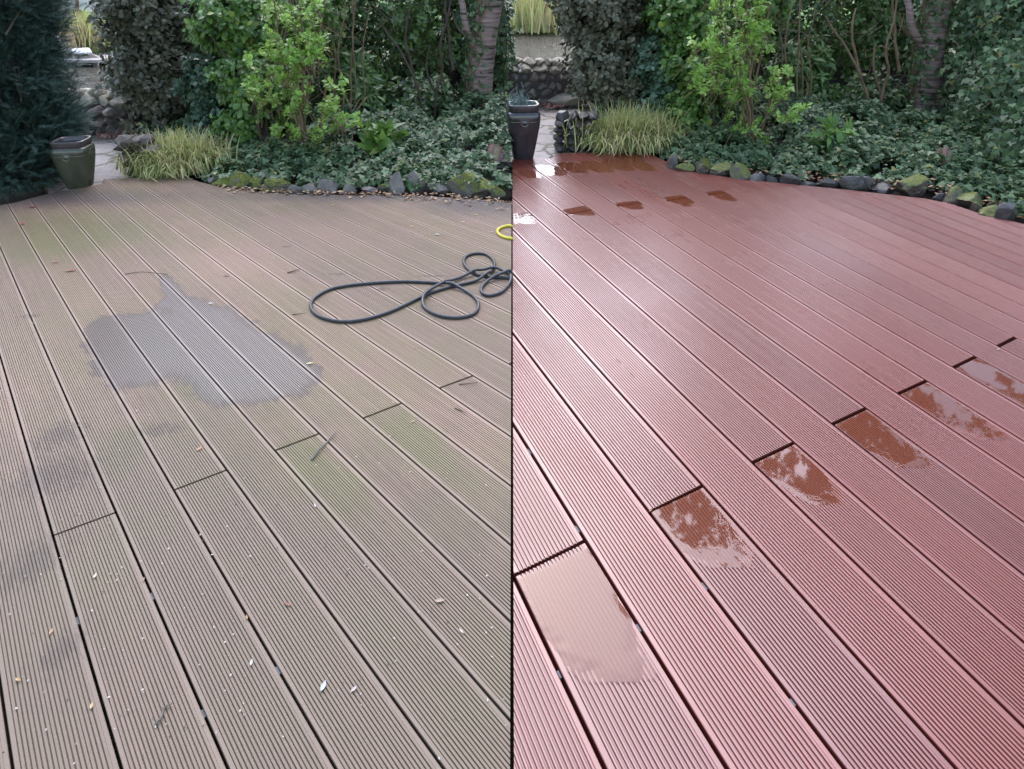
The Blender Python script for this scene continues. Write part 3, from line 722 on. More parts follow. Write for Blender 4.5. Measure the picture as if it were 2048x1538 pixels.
def mp(side):
    """left garden pixel -> picture pixel of that side (the right view is the same garden seen a little turned)"""
    if side == 'L': return lambda x, y: (x, y)
    return lambda x, y: (x + 893, y - 52 + (x - 150) * .072)
WD = {'L': 'weathered deck', 'R': 'red deck'}
def garden(side):
    m = mp(side); wd = WD[side]
    def bx(x1, x2, y1, y2, Y, d):
        a = m(x1, y1); b = m(x2, y2); o = 0
        xx1, xx2 = a[0], b[0]
        if side == 'L': xx2 = min(xx2, 1030)
        return (xx1, xx2, a[1], b[1], Y + o, d)
    def g(x, y, z=0): q = m(x, y); return G(q[0], q[1], z)
    def q(x, y, Y): p = m(x, y); return Q(p[0], p[1], Y)
    yo = 0 if side == 'L' else .45     # the garden edge lies a little further off on the right
    # big grey-green evergreen
    shrub('evergreen_shrub', 'big dark grey-green leathery shrub behind the grass clump by the %s' % wd, g(330, 262),
          [bx(208, 400, -120, 150, 6.2 + yo, 1.3), bx(240, 410, 60, 262, 6.0 + yo, 1.1), bx(300, 440, -60, 190, 6.5 + yo, 1.0)],
          'elaeagnus', T_LEAF, 3600, 9, .052, .055, holes=.42, group='grey-green evergreen shrubs')
    shrub('rhododendron', 'blue-green rhododendron between the grey shrub and fresh green laurel by the %s' % wd, g(400, 275),
          [bx(372, 470, 95, 240, 5.7 + yo, .5), bx(385, 460, 200, 300, 5.5 + yo, .4)], 'rhodo', T_LEAF, 620, 9, .058, .05, group='blue-green rhododendrons')
    shrub('laurel_shrub', 'fresh green leafy laurel spilling over the ivy by the %s' % wd, g(530, 315),
          [bx(400, 560, -60, 150, 5.7 + yo, .9), bx(430, 600, 90, 230, 5.4 + yo, .8), bx(430, 540, 200, 325, 5.2 + yo, .5), bx(560, 690, -80, 120, 6.3 + yo, .7), bx(520, 620, 180, 290, 5.5 + yo, .5)],
          'laurel', T_LEAF, 2500, 9, .056, .055, holes=.30, droop=.25, group='fresh green laurels')
    # multi-stemmed shrub with lime leaves
    root = empty('lime_leaved_shrub', g(608, 322), 0, 'slender many-stemmed shrub with lime green new leaves standing in ivy by the %s' % wd, 'shrub', 'many-stemmed lime shrubs')
    st = MB(); Yb = g(608, 322).y
    paths = [[(606, 322), (603, 230), (570, 170), (555, 60), (540, -60)], [(610, 320), (600, 220), (612, 120), (600, 20), (610, -90)], [(614, 322), (610, 240), (604, 150), (590, 60), (560, -60)],
             [(598, 310), (592, 230), (575, 160), (560, 90)], [(620, 312), (640, 250), (652, 200), (650, 150)], [(612, 318), (606, 225), (625, 150), (640, 60), (660, -60)]]
    for i, pth in enumerate(paths):
        pp = [q(x, y, Yb + .02 * i) for x, y in pth]; p, r_ = limb(pp, .011, .004); st.tube(p, r_, 7)
    tw = MB(); Lf = Leaves(); cl = []
    for (x1, x2, y1, y2, k) in [(530, 640, -40, 130, 85), (600, 650, 60, 130, 18), (640, 690, 150, 260, 26), (560, 620, 140, 230, 18), (690, 720, 222, 250, 6), (550, 600, 245, 280, 8), (615, 640, 260, 300, 6), (490, 600, 100, 210, 60)]:
        for _ in range(k):
            cl.append((rng.uniform(x1, x2), rng.uniform(y1, y2)))
    C = np.array([tuple(q(x, y, Yb + rng.uniform(-.2, .12))) for x, y in cl])
    O = unit(np.stack([rng.normal(0, .5, len(C)), rng.normal(-.3, .4, len(C)), rng.uniform(.2, 1, len(C))], 1))
    clump_leaves(Lf, C, O, 12, .044, .045, .8)
    for c_, o_ in zip(C, O): tw.tube([Vector(c_) - Vector(o_) * .14 + Vector((rng.normal(0, .03), 0, -.05)), Vector(c_)], [.003, .0015], 4, False)
    st.build('stems', MB_T, root); tw.build('twigs', MB_T, root); Lf.build('foliage', T_LEAF, ML['bright'], root)
    # dark laurel with tan upright stems
    shrub('spotted_laurel', 'dark broad-leaved laurel with upright tan stems right of the lime shrub by the %s' % wd, g(700, 268),
          [bx(640, 770, 100, 200, 6.4 + yo, .5), bx(690, 760, 150, 250, 6.2 + yo, .4), bx(640, 720, 200, 275, 6.2 + yo, .4)], 'mid', T_LONG, 330, 8, .12, .06, stem=MB_T, group='dark laurels with tan stems', nst=4, sr=.010)
    root = empty('bare_stemmed_bush', g(690, 262), 0, 'tall bare tan stems with tangled twigs behind the lime shrub by the %s' % wd, 'bush', 'bare tan stemmed bushes')
    st = MB(); Yb = g(690, 262).y
    for i, pth in enumerate([[(684, 265), (686, 180), (676, 110), (690, 20), (700, -80)], [(700, 262), (702, 160), (706, 60), (704, -60)], [(710, 262), (712, 160), (705, 60), (722, -60)], [(722, 262), (730, 180), (724, 110), (738, 20)], [(676, 262), (666, 200), (672, 120), (655, 40)],
                             [(692, 75), (670, 72), (645, 85), (660, 105), (690, 104)], [(690, 75), (712, 76), (725, 95), (735, 112)], [(686, 70), (660, 55), (640, 40), (635, 20)], [(700, 60), (672, 40), (655, 25)]]):
        pp = [q(x, y, Yb + .03 * i) for x, y in pth]; p, r_ = limb(pp, .011 if i < 5 else .005, .004 if i < 5 else .002); st.tube(p, r_, 7)
    for _ in range(40):
        x, y = rng.uniform(630, 760), rng.uniform(-10, 130); a = q(x, y, Yb + rng.uniform(-.1, .3)); st.tube([a, a + Vector((rng.normal(0, .12), rng.normal(0, .05), rng.normal(.05, .08)))], [.0025, .0012], 4, False)
    st.build('stems', MB_T, root)
    # small dark-stemmed trees
    root = empty('young_tree', g(845, 258), 0, 'thin forked brown sapling left of the ivy-clad trunk by the %s' % wd, 'tree', 'forked saplings')
    st = MB(); Yb = g(845, 258).y
    for i, pth in enumerate([[(846, 262), (842, 200), (830, 160), (800, 100), (775, 70), (760, 40)], [(826, 150), (818, 110), (810, 70), (820, 20)], [(868, 215), (874, 180), (884, 140), (880, 90), (895, 40), (905, -30)], [(868, 260), (870, 190), (860, 165), (854, 140), (858, 90)],
                             [(908, 140), (900, 100), (896, 60), (892, 10), (894, -40)], [(925, 68), (912, 50), (905, 25)], [(925, 66), (940, 45), (950, 20)]]):
        pp = [q(x, y, Yb + .05 * i) for x, y in pth]; p, r_ = limb(pp, .016, .007); st.tube(p, r_, 7)
    for _ in range(50):
        x, y = rng.uniform(780, 910), rng.uniform(-20, 200); a = q(x, y, Yb + rng.uniform(0, .5)); st.tube([a, a + Vector((rng.normal(0, .14), rng.normal(0, .05), rng.normal(.08, .1)))], [.003, .0012], 4, False)
    st.build('trunk', MB_D if side == 'L' else MB_T, root)
    C, O = crown_points(*crown_box(*bx(760, 920, -120, 200, 7.1 + yo, .8)), 150, .1, seed=4)
    Lf = Leaves(); clump_leaves(Lf, C, O + np.array([0, -.3, .3]), 9, .055, .06); Lf.build('crown', T_LEAF, ML['mid'], root)
    # ivy-clad trunk
    b = g(958, 240)
    root = empty('ivy_clad_tree', b, 0, 'ringed brown tree trunk wrapped in ivy behind the %s' % wd, 'tree', 'ivy-clad trunks')
    wm = px_size(*m(958, 240), 52); tr = MB()
    P = [Vector((b.x, b.y, -.1)), q(957, 190, b.y), q(962, 120, b.y), q(972, 50, b.y), q(984, -30, b.y), q(996, -140, b.y + .1)]
    P.append(P[-1] + (P[-1] - P[-2]) * 2.5)
    p, r_ = limb(P, wm * .56, wm * .40, .01, seg=30); tr.tube(p, [k * (1 + .25 * max(0, 1 - i / 4)) for i, k in enumerate(r_)], 20); tr.build('trunk', M_TR, root, True)
    lb = MB(); p2, r2 = limb([q(958, 95, b.y), q(935, 60, b.y - .1), q(925, 10, b.y - .1), q(900, -90, b.y)], wm * .16, wm * .09, seg=12); lb.tube(p2, r2, 8); lb.build('limb', M_TR, root, True)
    iv = Leaves(); n = 520
    t = rng.integers(0, 24, n); ang = rng.normal(math.pi * 1.12, .75, n); pos = np.array([tuple(p[i]) for i in t]); rad = np.array([r_[i] for i in t]) * rng.uniform(1.0, 1.5, n)
    dirv = np.stack([np.cos(ang), np.sin(ang), np.zeros(n)], 1)
    PP = pos + dirv * rad[:, None] + rv(n, .02) + np.array([0, 0, 1.0]) * rng.uniform(-.05, .05, (n, 1))
    iv.add(PP, np.array([0, 0, -1.0]) + rv(n, .6), dirv + rv(n, .35), rng.uniform(.03, .058, n)); iv.build('ivy', T_IVY, ML['ivy'], root)
    vn = MB()
    for i in range(9):
        a0 = rng.uniform(2.6, 4.6); pts = [p[k] + Vector((math.cos(a0 + .25 * math.sin(k * .8 + i)), math.sin(a0 + .25 * math.sin(k * .8 + i)), 0)) * (r_[k] * 1.05 + .006) for k in range(0, 24)]
        vn.tube(pts, .005, 5, False)
    vn.build('vine', MB_T, root)
    # spotted laurel seedling with big leaves
    shrub('laurel_seedling', 'low laurel seedling with big glossy yellow-green leaves in the ivy behind the %s' % wd, g(768, 300),
          [bx(735, 800, 255, 300, g(768, 326).y, .2)], 'laurel', T_LONG, 12, 7, .17, .04, cat='plant', group='laurel seedlings', nst=2, sr=.005)
    # block of reddish wood propped in the ivy
    bp = g(988, 340); w = px_size(*m(988, 322), 22); bb = empty('wood_block', (bp.x, bp.y, 0), 0, 'small reddish cut wood block leaning in the ivy behind the %s' % wd, 'wood block', 'wood blocks in the ivy')
    H0 = Q(*m(990, 308), bp.y).z / .75
    k = MB(); k.box((0, 0, 0), (w * .95, w * .8, w * 1.5)); o = k.build('block', simple('red_brown_wood', (.13, .07, .06), (.26, .15, .125), 40), bb); o.matrix_parent_inverse.identity(); o.location = (0, 0, H0 * .75); o.rotation_euler = (R(-25), R(28), R(20))
    k = MB(); k.box((0, -w * .405, .0), (w * .5, .006, w * 1.1)); o2 = k.build('face', simple('mossy_cut_wood', (.16, .14, .07), (.28, .21, .14), 30), bb); o2.matrix_parent_inverse.identity(); o2.location = o.location; o2.rotation_euler = o.rotation_euler
garden('L'); garden('R')

# ------------------------------------------------------------------ yew and pot plant
def yew():
    base = G(40, 398); root = empty('yew', base, 0, 'dark blue-green yew with feathery sprays at the left end of the weathered deck', 'conifer')
    L = Leaves(); st = MB()
    lobes = [(-100, 84, -160, 120, 4.7, 1.1), (-100, 108, 20, 230, 4.65, 1.0), (-90, 134, 170, 312, 4.55, .9), (-80, 118, 240, 398, 4.4, .8), (30, 145, 235, 300, 4.75, .5)]
    for i, b in enumerate(lobes):
        c, rad = crown_box(*b); k = int(rad[0] * rad[2] * 15000); C, O = crown_points(c, rad, k, .30, seed=i * 2.2, holes=.5)
        ok = C[:, 2] > 0; C, O = C[ok], O[ok]
        per = 5; n = len(C) * per; CC = np.repeat(C, per, 0) + rv(n, .02); OO = np.repeat(O, per, 0)
        D = OO * .8 + np.array([.35, -.25, .45]) + rv(n, .38)
        L.add(CC, D, np.array([0, -.4, 1.0]) + rv(n, .35), rng.uniform(.065, .125, n))
        for q, o in list(zip(C, O))[:4]:
            e = Vector(q); b0 = Vector((base.x - .1, base.y + .35, max(0, e.z - .35))); p, r_ = limb([b0, b0.lerp(e, .5) + Vector((0, 0, .05)), e], .006, .002, seg=6); st.tube(p, r_, 5)
    st.tube([(base.x - .25, base.y + .55, -.1), (base.x - .25, base.y + .6, 1.6)], [.018, .012], 8)
    st.build('stems', MB_D, root); L.build('foliage', T_SPRAY, ML['yew'], root)
yew()
def tuft(name, label, base, n, length, kind, cat, group=None, lean=.0, width=.006, z0=0.0, spread=.12, flop=1.7):
    root_b = Vector(base); V = []; F4 = []; seg = 6
    az = rng.uniform(0, 2 * math.pi, n); ln = length * rng.uniform(.55, 1.1, n); tilt = np.abs(rng.normal(.75, .35, n))
    for i in range(n):
        a = az[i]; d = Vector((math.cos(a), math.sin(a), 0)); s = Vector((-d.y, d.x, 0)); p = root_b + Vector((rng.normal(0, spread), rng.normal(0, spread * .7), z0)) ; th = tilt[i] * .75
        b = len(V); w0 = width * rng.uniform(.6, 1.2)
        for k in range(seg + 1):
            f = k / seg; w = w0 * (1 - f) ** .6 * (.6 + .4 * min(1, f * 5)) + .0004
            V += [tuple(p - s * w), tuple(p + s * w)]
            th2 = min(2.5, th + flop * tilt[i] * 2.3 * f * f)
            p = p + (d * math.sin(th2) + Vector((lean, 0, 0)) * f + Vector((0, 0, 1)) * math.cos(th2)) * ln[i] / seg
            if p.z < .012: p.z = .012
        F4 += [(b + 2 * k, b + 2 * k + 1, b + 2 * k + 3, b + 2 * k + 2) for k in range(seg)]
    o = mesh_np(name, np.array(V), [np.array(F4)], ML[kind]); tag(o, label, cat, group); return o
tuft('sedge_clump', 'arching yellow-green sedge clump beside the weathered deck', G(362, 335), 3600, .31, 'grass', 'grass clump', 'arching sedge clumps', spread=.13)
tuft('sedge_clump', 'arching straw-tipped sedge clump beside the red deck', G(1256, 289), 3600, .37, 'grass', 'grass clump', 'arching sedge clumps', spread=.16)
# plant in the dark pot
b = G(1046, 319); tuftz = Leaves(); n = 260
C = np.array([b.x - .02, b.y + PS * .3, PH * .9]) + rv(n, .045) * np.array([1.1, .8, .9]); tuftz.add(C, np.array([0, -.1, 1.0]) + rv(n, .5), rv(n) + np.array([0, -1, .5]), rng.uniform(.04, .075, n))
tag(tuftz.build('pot_plant', T_SPRAY, ML['blueplant']), 'small blue-grey plant growing out of the dark pot', 'plant')
sb = Leaves(); n = 500; c = G(118, 268)
C = np.array([c.x + .08, c.y - .1, .16]) + rv(n, .07) * np.array([1.2, .7, 1.3]); C[:, 2] = np.abs(C[:, 2]); sb.add(C, np.array([.3, -.1, 1.0]) + rv(n, .5), rv(n) + np.array([0, -1, .5]), rng.uniform(.05, .10, n))
tag(sb.build('juniper', T_SPRAY, ML['blueplant']), 'small blue-grey juniper beside the path behind the olive pot', 'shrub')

# ------------------------------------------------------------------ ivy ground cover, hedges behind
def ivy_cover(name, poly, n, seed, label, zmax=.26, size=(.020, .056), edge=None):
    xs = [p[0] for p in poly]; ys = [p[1] for p in poly]; pts = []
    def inside(x, y):
        c = False; j = len(poly) - 1
        for i in range(len(poly)):
            if (poly[i][1] > y) != (poly[j][1] > y) and x < (poly[j][0] - poly[i][0]) * (y - poly[i][1]) / (poly[j][1] - poly[i][1]) + poly[i][0]: c = not c
            j = i
        return c
    W = [G(*p) for p in poly]; wp = [(w.x, w.y) for w in W]; poly = wp
    x1, x2, y1, y2 = min(p[0] for p in wp), max(p[0] for p in wp), min(p[1] for p in wp), max(p[1] for p in wp)
    E = [G(*p) for p in edge]
    def dist(x, y):
        d = 9
        for a, b in zip(E, E[1:]):
            t = max(0, min(1, ((x - a.x) * (b.x - a.x) + (y - a.y) * (b.y - a.y)) / ((b.x - a.x) ** 2 + (b.y - a.y) ** 2)))
            d = min(d, math.hypot(x - a.x - t * (b.x - a.x), y - a.y - t * (b.y - a.y)))
        return d
    while len(pts) < n:
        x, y = rng.uniform(x1, x2), rng.uniform(y1, y2)
        if not inside(x, y): continue
        # denser towards the viewer where leaves show large
        d = dist(x, y); hz = zmax * min(1, d / .9) * (.55 + .75 * mnoise.noise(Vector((x * 2.2, y * 2.2, seed)))) + .09 * mnoise.noise(Vector((x * 9, y * 9, seed)))
        if d < .12 and rng.random() < .45: continue
        if mnoise.noise(Vector((x * 5, y * 5, seed + 3))) > .20: continue
        pts.append((x, y, max(.015, hz) + abs(rng.normal(0, .025))))
    P = np.array(pts); L = Leaves(); k = len(P)
    L.add(P, rv(k) * np.array([1, 1, .35]) + np.array([0, -.5, -.2]), np.array([0, -.45, 1.0]) + rv(k, .33), rng.uniform(size[0], size[1], k))
    P2 = P[rng.random(k) < .5] - np.array([0, 0, .05]); P2[:, 2] = np.maximum(P2[:, 2], .01)
    L.add(P2, rv(len(P2)), np.array([0, -.3, 1.0]) + rv(len(P2), .6), rng.uniform(size[0], size[1], len(P2)))
    o = L.build(name, T_IVY, ML['ivy']); tag(o, label, kind='stuff'); return o
IVL = [(300, 348), (395, 352), (440, 368), (560, 376), (760, 380), (900, 378), (1018, 390), (1022, 225), (900, 232), (760, 240), (560, 240), (420, 228), (300, 232), (285, 260)]
IVR = [(1195, 298), (1305, 303), (1345, 325), (1420, 342), (1600, 362), (1760, 372), (1860, 378), (1930, 398), (2000, 425), (2080, 455), (2500, 615), (2800, 540), (2400, 320), (2080, 235), (1800, 228), (1500, 218), (1310, 190), (1195, 190)]
ivy_cover('ivy_ground_cover', IVL, 22000, 1, 'ivy carpet behind the edging stones of the weathered deck', edge=IVL[:7])
ivy_cover('ivy_ground_cover', IVR, 42000, 2, 'ivy carpet behind the edging stones of the red deck', edge=IVR[:10])
# ivy hedge on the right
def ivy_hedge():
    root = empty('ivy_hedge', G(1990, 330), 0, 'tall ivy-smothered hedge at the right end of the red deck', 'hedge')
    L = Leaves()
    for i, b in enumerate([(1950, 2200, -200, 180, 5.9, 1.4), (1950, 2200, 80, 330, 5.3, 1.2), (1990, 2240, 220, 400, 4.6, .7), (1925, 2020, 150, 285, 6.5, .8)]):
        c, rad = crown_box(*b); C, O = crown_points(c, rad, [3000, 2600, 1200, 600][i], .55, seed=i + 30, holes=.5)
        ok = C[:, 2] > 0; C, O = C[ok], O[ok]; per = 5; n = len(C) * per
        CC = np.repeat(C, per, 0) + rv(n, .045); OO = np.repeat(O, per, 0)
        L.add(CC, np.array([0, -.1, -1.0]) + rv(n, .6), OO + np.array([-.3, -.7, .45]) + rv(n, .35), rng.uniform(.03, .06, n))
    L.build('ivy', T_IVY, ML['ivy'], root)
    st = MB()
    for i in range(14):
        a = Q(rng.uniform(1890, 2040), rng.uniform(60, 330), 5.2 + rng.uniform(-.2, .6)); e = a + Vector((rng.normal(0, .15), rng.normal(0, .1), rng.uniform(-.5, .5)))
        p, r_ = limb([a, a.lerp(e, .5) + Vector((.06, -.04, 0)), e], .0028, .0012, .03, seg=10); st.tube(p, r_, 5, False)
    st.build('vine', MB_T, root)
ivy_hedge()
# dense shrubs closing the view behind
def back_shrub(px1, px2, py1, py2, Y, dep, kind, n, label, size=.062, tm=T_LEAF):
    base = Q((px1 + px2) / 2, py2, Y); base.z = 0
    shrub('background_shrub', label, base, [(px1, px2, py1, py2, Y, dep)], kind, tm, int(n * 1.6), 8, size, .08, holes=.6, nst=8, group='dark shrubs closing the back of the garden', shell=.25)
BS = [(430, 620, -220, 290, 7.3, 1.2, 'dark', 650, 'dark shrub directly behind the fresh green laurel of the weathered deck'),
      (590, 780, -260, 270, 7.7, 1.3, 'dark', 750, 'deep green shrub behind the bare tan stems of the weathered deck'),
      (740, 900, -260, 262, 8.0, 1.2, 'mid', 700, 'green glossy shrub behind the forked sapling of the weathered deck'),
      (860, 1022, -260, 262, 7.8, 1.1, 'dark', 750, 'dark shrub right behind the ivy-clad trunk of the weathered deck'),
      (960, 1024, -160, 250, 6.9, .5, 'ivy', 260, 'ivy-green bush at the seam right of the ivy-clad trunk'),
      (1290, 1500, -240, 262, 7.6, 1.2, 'dark', 700, 'dark shrub behind the fresh green laurel of the red deck'),
      (1460, 1680, -260, 262, 8.0, 1.3, 'dark', 800, 'deep green shrub behind the bare tan stems of the red deck'),
      (1620, 1800, -260, 262, 8.2, 1.2, 'mid', 700, 'green glossy shrub behind the forked sapling of the red deck'),
      (1740, 1960, -260, 275, 8.0, 1.3, 'dark', 800, 'dark shrub behind the ivy-clad trunk of the red deck'),
      (1920, 2200, -260, 300, 7.6, 1.3, 'dark', 700, 'dark shrub behind the ivy hedge'),
      (600, 790, 140, 285, 6.5, .6, 'mid', 260, 'low leafy undergrowth at the foot of the bare tan stems of the weathered deck'),
      (770, 925, 150, 282, 6.4, .6, 'dark', 300, 'low dark undergrowth around the foot of the forked sapling of the weathered deck'),
      (1500, 1690, 135, 280, 6.6, .6, 'mid', 260, 'low leafy undergrowth at the foot of the bare tan stems of the red deck'),
      (1660, 1815, 150, 280, 6.5, .6, 'dark', 300, 'low dark undergrowth around the foot of the forked sapling of the red deck'),
      (560, 800, 40, 262, 8.8, .6, 'dark', 560, 'low dark shrub filling the gaps behind the bare stems of the weathered deck'),
      (780, 1020, 40, 262, 8.8, .6, 'dark', 560, 'low dark shrub filling the gaps behind the forked sapling of the weathered deck'),
      (1400, 1640, 40, 262, 9.0, .6, 'dark', 560, 'low dark shrub filling the gaps behind the bare stems of the red deck'),
      (1620, 1900, 40, 262, 9.0, .6, 'dark', 620, 'low dark shrub filling the gaps behind the forked sapling of the red deck')]
for a in BS: back_shrub(*a)
# tall trees rising above the shrubs (their crowns shade the bed and show in the wet boards)
def tall_tree(x, y, h, w, label):
    root = empty('tall_tree', (x, y, 0), 0, label, 'tree', 'tall trees behind the garden')
    st = MB(); p, r_ = limb([(x, y, -.3), (x + .1, y, h * .4), (x, y + .1, h * .8)], .13, .05); st.tube(p, r_, 10)
    C, O = crown_points((x, y, h * .66), (w, w * .7, h * .40), 420, .3, seed=x, holes=.25)
    for q_ in C[::14]:
        e = Vector(q_); b0 = Vector((x, y, min(e.z * .75, h * .7))); p, r_ = limb([b0, b0.lerp(e, .5) + Vector((0, 0, .2)), e], .04, .01, seg=6); st.tube(p, r_, 5)
    st.build('trunk', MB_D, root); L = Leaves(); clump_leaves(L, C, O, 9, .20, .22); L.build('crown', T_RHOMB, ML['dark'], root)
for i, (x, y, h, w, lb) in enumerate([(-1.3, 9.6, 7.0, 1.3, 'tall dark tree rising behind the ivy-clad trunk of the weathered deck'), (3.4, 9.5, 8.5, 1.3, 'tall tree rising behind the bare tan stems of the red deck'),
                          (5.6, 9.0, 9.0, 1.5, 'tall tree rising behind the ivy-clad trunk of the red deck'), (8.3, 8.2, 9.0, 1.7, 'tall tree rising behind the ivy hedge')]): tall_tree(x, y, h, w, lb)

# ------------------------------------------------------------------ far bank of the pond
def far_bank():
    Y = 25.0
    wood = simple('dark_sleeper_wood', (.045, .035, .030), (.12, .10, .085), 6)
    palew = simple('pale_jetty_board', (.24, .21, .19), (.42, .38, .35), 5)
    white = simple('white_lounger_mesh', (.66, .64, .62), (.78, .77, .75), 8, .5, .05)
    # jetty
    a, b_, = Q(96, 121, Y), Q(204, 117, Y); zt = a.z
    root = empty('jetty', ((a.x + b_.x) / 2, Y, -1.5), 0, 'pale wooden jetty over the dark far edge of the pond', 'jetty')
    k = MB(); k.box(((a.x + b_.x) / 2, Y + 1.0, zt), (b_.x - a.x, 2.6, .10)); k.build('platform', palew, root)
    for i in range(4):
        k = MB(); k.box((a.x + (b_.x - a.x) * (.06 + .29 * i), Y - .2, zt - .45), (.14, .14, .8)); k.build('post', wood, root)
    k = MB(); k.box(((a.x + b_.x) / 2, Y + 2.2, zt - .55), (b_.x - a.x + 1, .1, .95)); k.build('shade_panel', simple('void_shade', (.01, .01, .012), (.02, .02, .022)), root)  # added black panel, painted shade for the void beneath the platform
    # lounger
    zf = zt + .05; c = Q(147, 112, Y + .9); c.z = zf
    root = empty('sun_lounger', c, R(-40), 'white curved sun lounger with raised back on the far jetty', 'sun lounger')
    prof = [(-.62, .78), (-.50, .66), (-.30, .38), (-.12, .26), (.15, .22), (.45, .26), (.75, .36), (.95, .34), (1.10, .22)]
    k = MB(); vs = []
    for (x, z) in prof: vs += [(x, -.3, z), (x, .3, z), (x, -.3, z - .05), (x, .3, z - .05)]
    fs = []
    for i in range(len(prof) - 1):
        q0, q1 = 4 * i, 4 * i + 4; fs += [(q0, q1, q1 + 1, q0 + 1), (q0 + 2, q0 + 3, q1 + 3, q1 + 2), (q0, q0 + 2, q1 + 2, q1), (q0 + 1, q1 + 1, q1 + 3, q0 + 3)]
    k.add(vs, fs + [(0, 1, 3, 2), (4 * len(prof) - 4, 4 * len(prof) - 2, 4 * len(prof) - 1, 4 * len(prof) - 3)]); o = k.build('seat', white, root); o.matrix_parent_inverse.identity()
    for sx in (-.1, .85):
        for sy in (-.26, .26):
            k = MB(); k.box((sx, sy, .11), (.05, .05, .22)); o = k.build('leg', white, root); o.matrix_parent_inverse.identity()
    # sleeper terraces
    root = empty('sleeper_terrace', Q(120, 78, 29), 0, 'dark stepped sleeper retaining wall behind the lounger', 'retaining wall')
    for i, y in enumerate([76, 66, 57, 49]):
        p1, p2 = Q(70, y, 28 + i * .7), Q(145 - i * 3, y, 28 + i * .7); k = MB(); k.box(((p1.x + p2.x) / 2, 28 + i * .7, p1.z - .15), (p2.x - p1.x, .6, .26)); k.build('sleeper', wood, root)
    # post, pale wall
    p1 = Q(153, 56, 30); p2 = Q(153, -20, 30); k = MB(); k.tube([p1 - Vector((0, 0, .4)), p2], .07, 10); tag(k.build('wooden_post', simple('red_brown_post', (.14, .06, .04), (.24, .11, .08))), 'slim red-brown post on the far lawn above the lounger', 'post')
    p1, p2 = Q(60, 40, 46), Q(260, 40, 46); t1 = Q(60, -70, 46)
    k = MB(); k.box(((p1.x + p2.x) / 2, 46, (p1.z + t1.z) / 2 - .5), (p2.x - p1.x + 14, .3, t1.z - p1.z + 1)); tag(k.build('garden_wall', simple('pale_render', (.60, .54, .53), (.74, .68, .67), 2)), 'pale rendered wall beyond the far lawn, top left', 'wall')
    # reeds and bushes
    for i, (x, y, n, l, kd, lb) in enumerate([(160, 108, 260, 1.3, 'reed', 'dry tan reeds behind the right end of the lounger'), (176, 112, 260, .8, 'mid', 'low green reeds right of the dry tan reeds'), (185, 100, 300, 1.6, 'grass', 'green reeds at the right of the far bank beside the jetty')]):
        p = Q(x, y, 26.5 + .3 * i); tuft('reed_clump', lb, p, n, l, kd, 'reeds', 'reeds on the far bank', width=.02, spread=.35, flop=.25) if p.z > 0 else reed(p, n, l, kd, lb)
    for i, (x1, x2, y1, y2, Yb, lb) in enumerate([(165, 260, 30, 110, 30, 'round green bush on the far lawn behind the reeds'), (60, 115, -30, 60, 33, 'green bush on the far bank above the sleeper terrace'), (120, 150, 20, 50, 36, 'small bush left of the red-brown post on the far lawn')]):
        c, rad = crown_box(x1, x2, y1, y2, Yb, 2.5); root = empty('far_bush', (c[0], c[1], c[2] - rad[2]), 0, lb, 'bush', 'bushes on the far bank')
        C, O = crown_points(c, rad, 260, .3, seed=i, holes=.5); L = Leaves(); clump_leaves(L, C, O, 7, .22, .2); L.build('foliage', T_RHOMB, ML['mid' if i else 'dark'], root)
        k = MB(); k.tube([(c[0], c[1], c[2] - rad[2] - .3), (c[0], c[1], c[2])], [.08, .04], 6); k.build('stems', MB_D, root)
    # stone near the jetty end
    c = Q(188, 114, Y + .6); k = MB(); vs, fs = rock_verts(c, (.5, .4, .25), 5, 0); k.add(vs, fs); tag(k.build('boulder', MR['wall']), 'small brown boulder on the right end of the far jetty', 'stone')
def reed(p, n, l, kd, lb, w=.02, sp=.35):
    V = []; F = []
    for i in range(n):
        b = p + Vector((rng.normal(0, sp), rng.normal(0, sp), 0)); t = b + Vector((rng.normal(0, .18 * l), rng.normal(0, .18 * l), l * rng.uniform(.5, 1.1))); m_ = b.lerp(t, .5) + Vector((rng.normal(0, .05), 0, .05)); k = len(V)
        V += [tuple(b - Vector((w, 0, 0))), tuple(b + Vector((w, 0, 0))), tuple(m_ - Vector((w * .8, 0, 0))), tuple(m_ + Vector((w * .8, 0, 0))), tuple(t), tuple(t + Vector((.003, 0, 0)))]
        F += [(k, k + 1, k + 3, k + 2), (k + 2, k + 3, k + 5, k + 4)]
    o = mesh_np('reed_clump', np.array(V), [np.array(F)], ML[kd]); tag(o, lb, 'reeds', 'reeds on the far bank')
far_bank()
for i, (x, lb) in enumerate([(1046, 'pale yellow reeds on the far bank, left of two clumps above the dark pot'), (1078, 'pale yellow reeds on the far bank, right of two clumps by the grey shrub')]):
    p = Q(x, 60, 41 + i); reed(p, 900, 2.2, 'reed' if i else 'grass', lb, .04, 1.1)
c, rad = crown_box(960, 1130, -160, 40, 46, 4); root = empty('far_bush', (c[0], c[1], c[2] - rad[2]), 0, 'dark bush behind the pale reeds across the pond', 'bush', 'bushes on the far bank')
C, O = crown_points(c, rad, 300, .3, seed=8, holes=.5); L = Leaves(); clump_leaves(L, C, O, 7, .5, .4); L.build('foliage', T_RHOMB, ML['mid'], root)

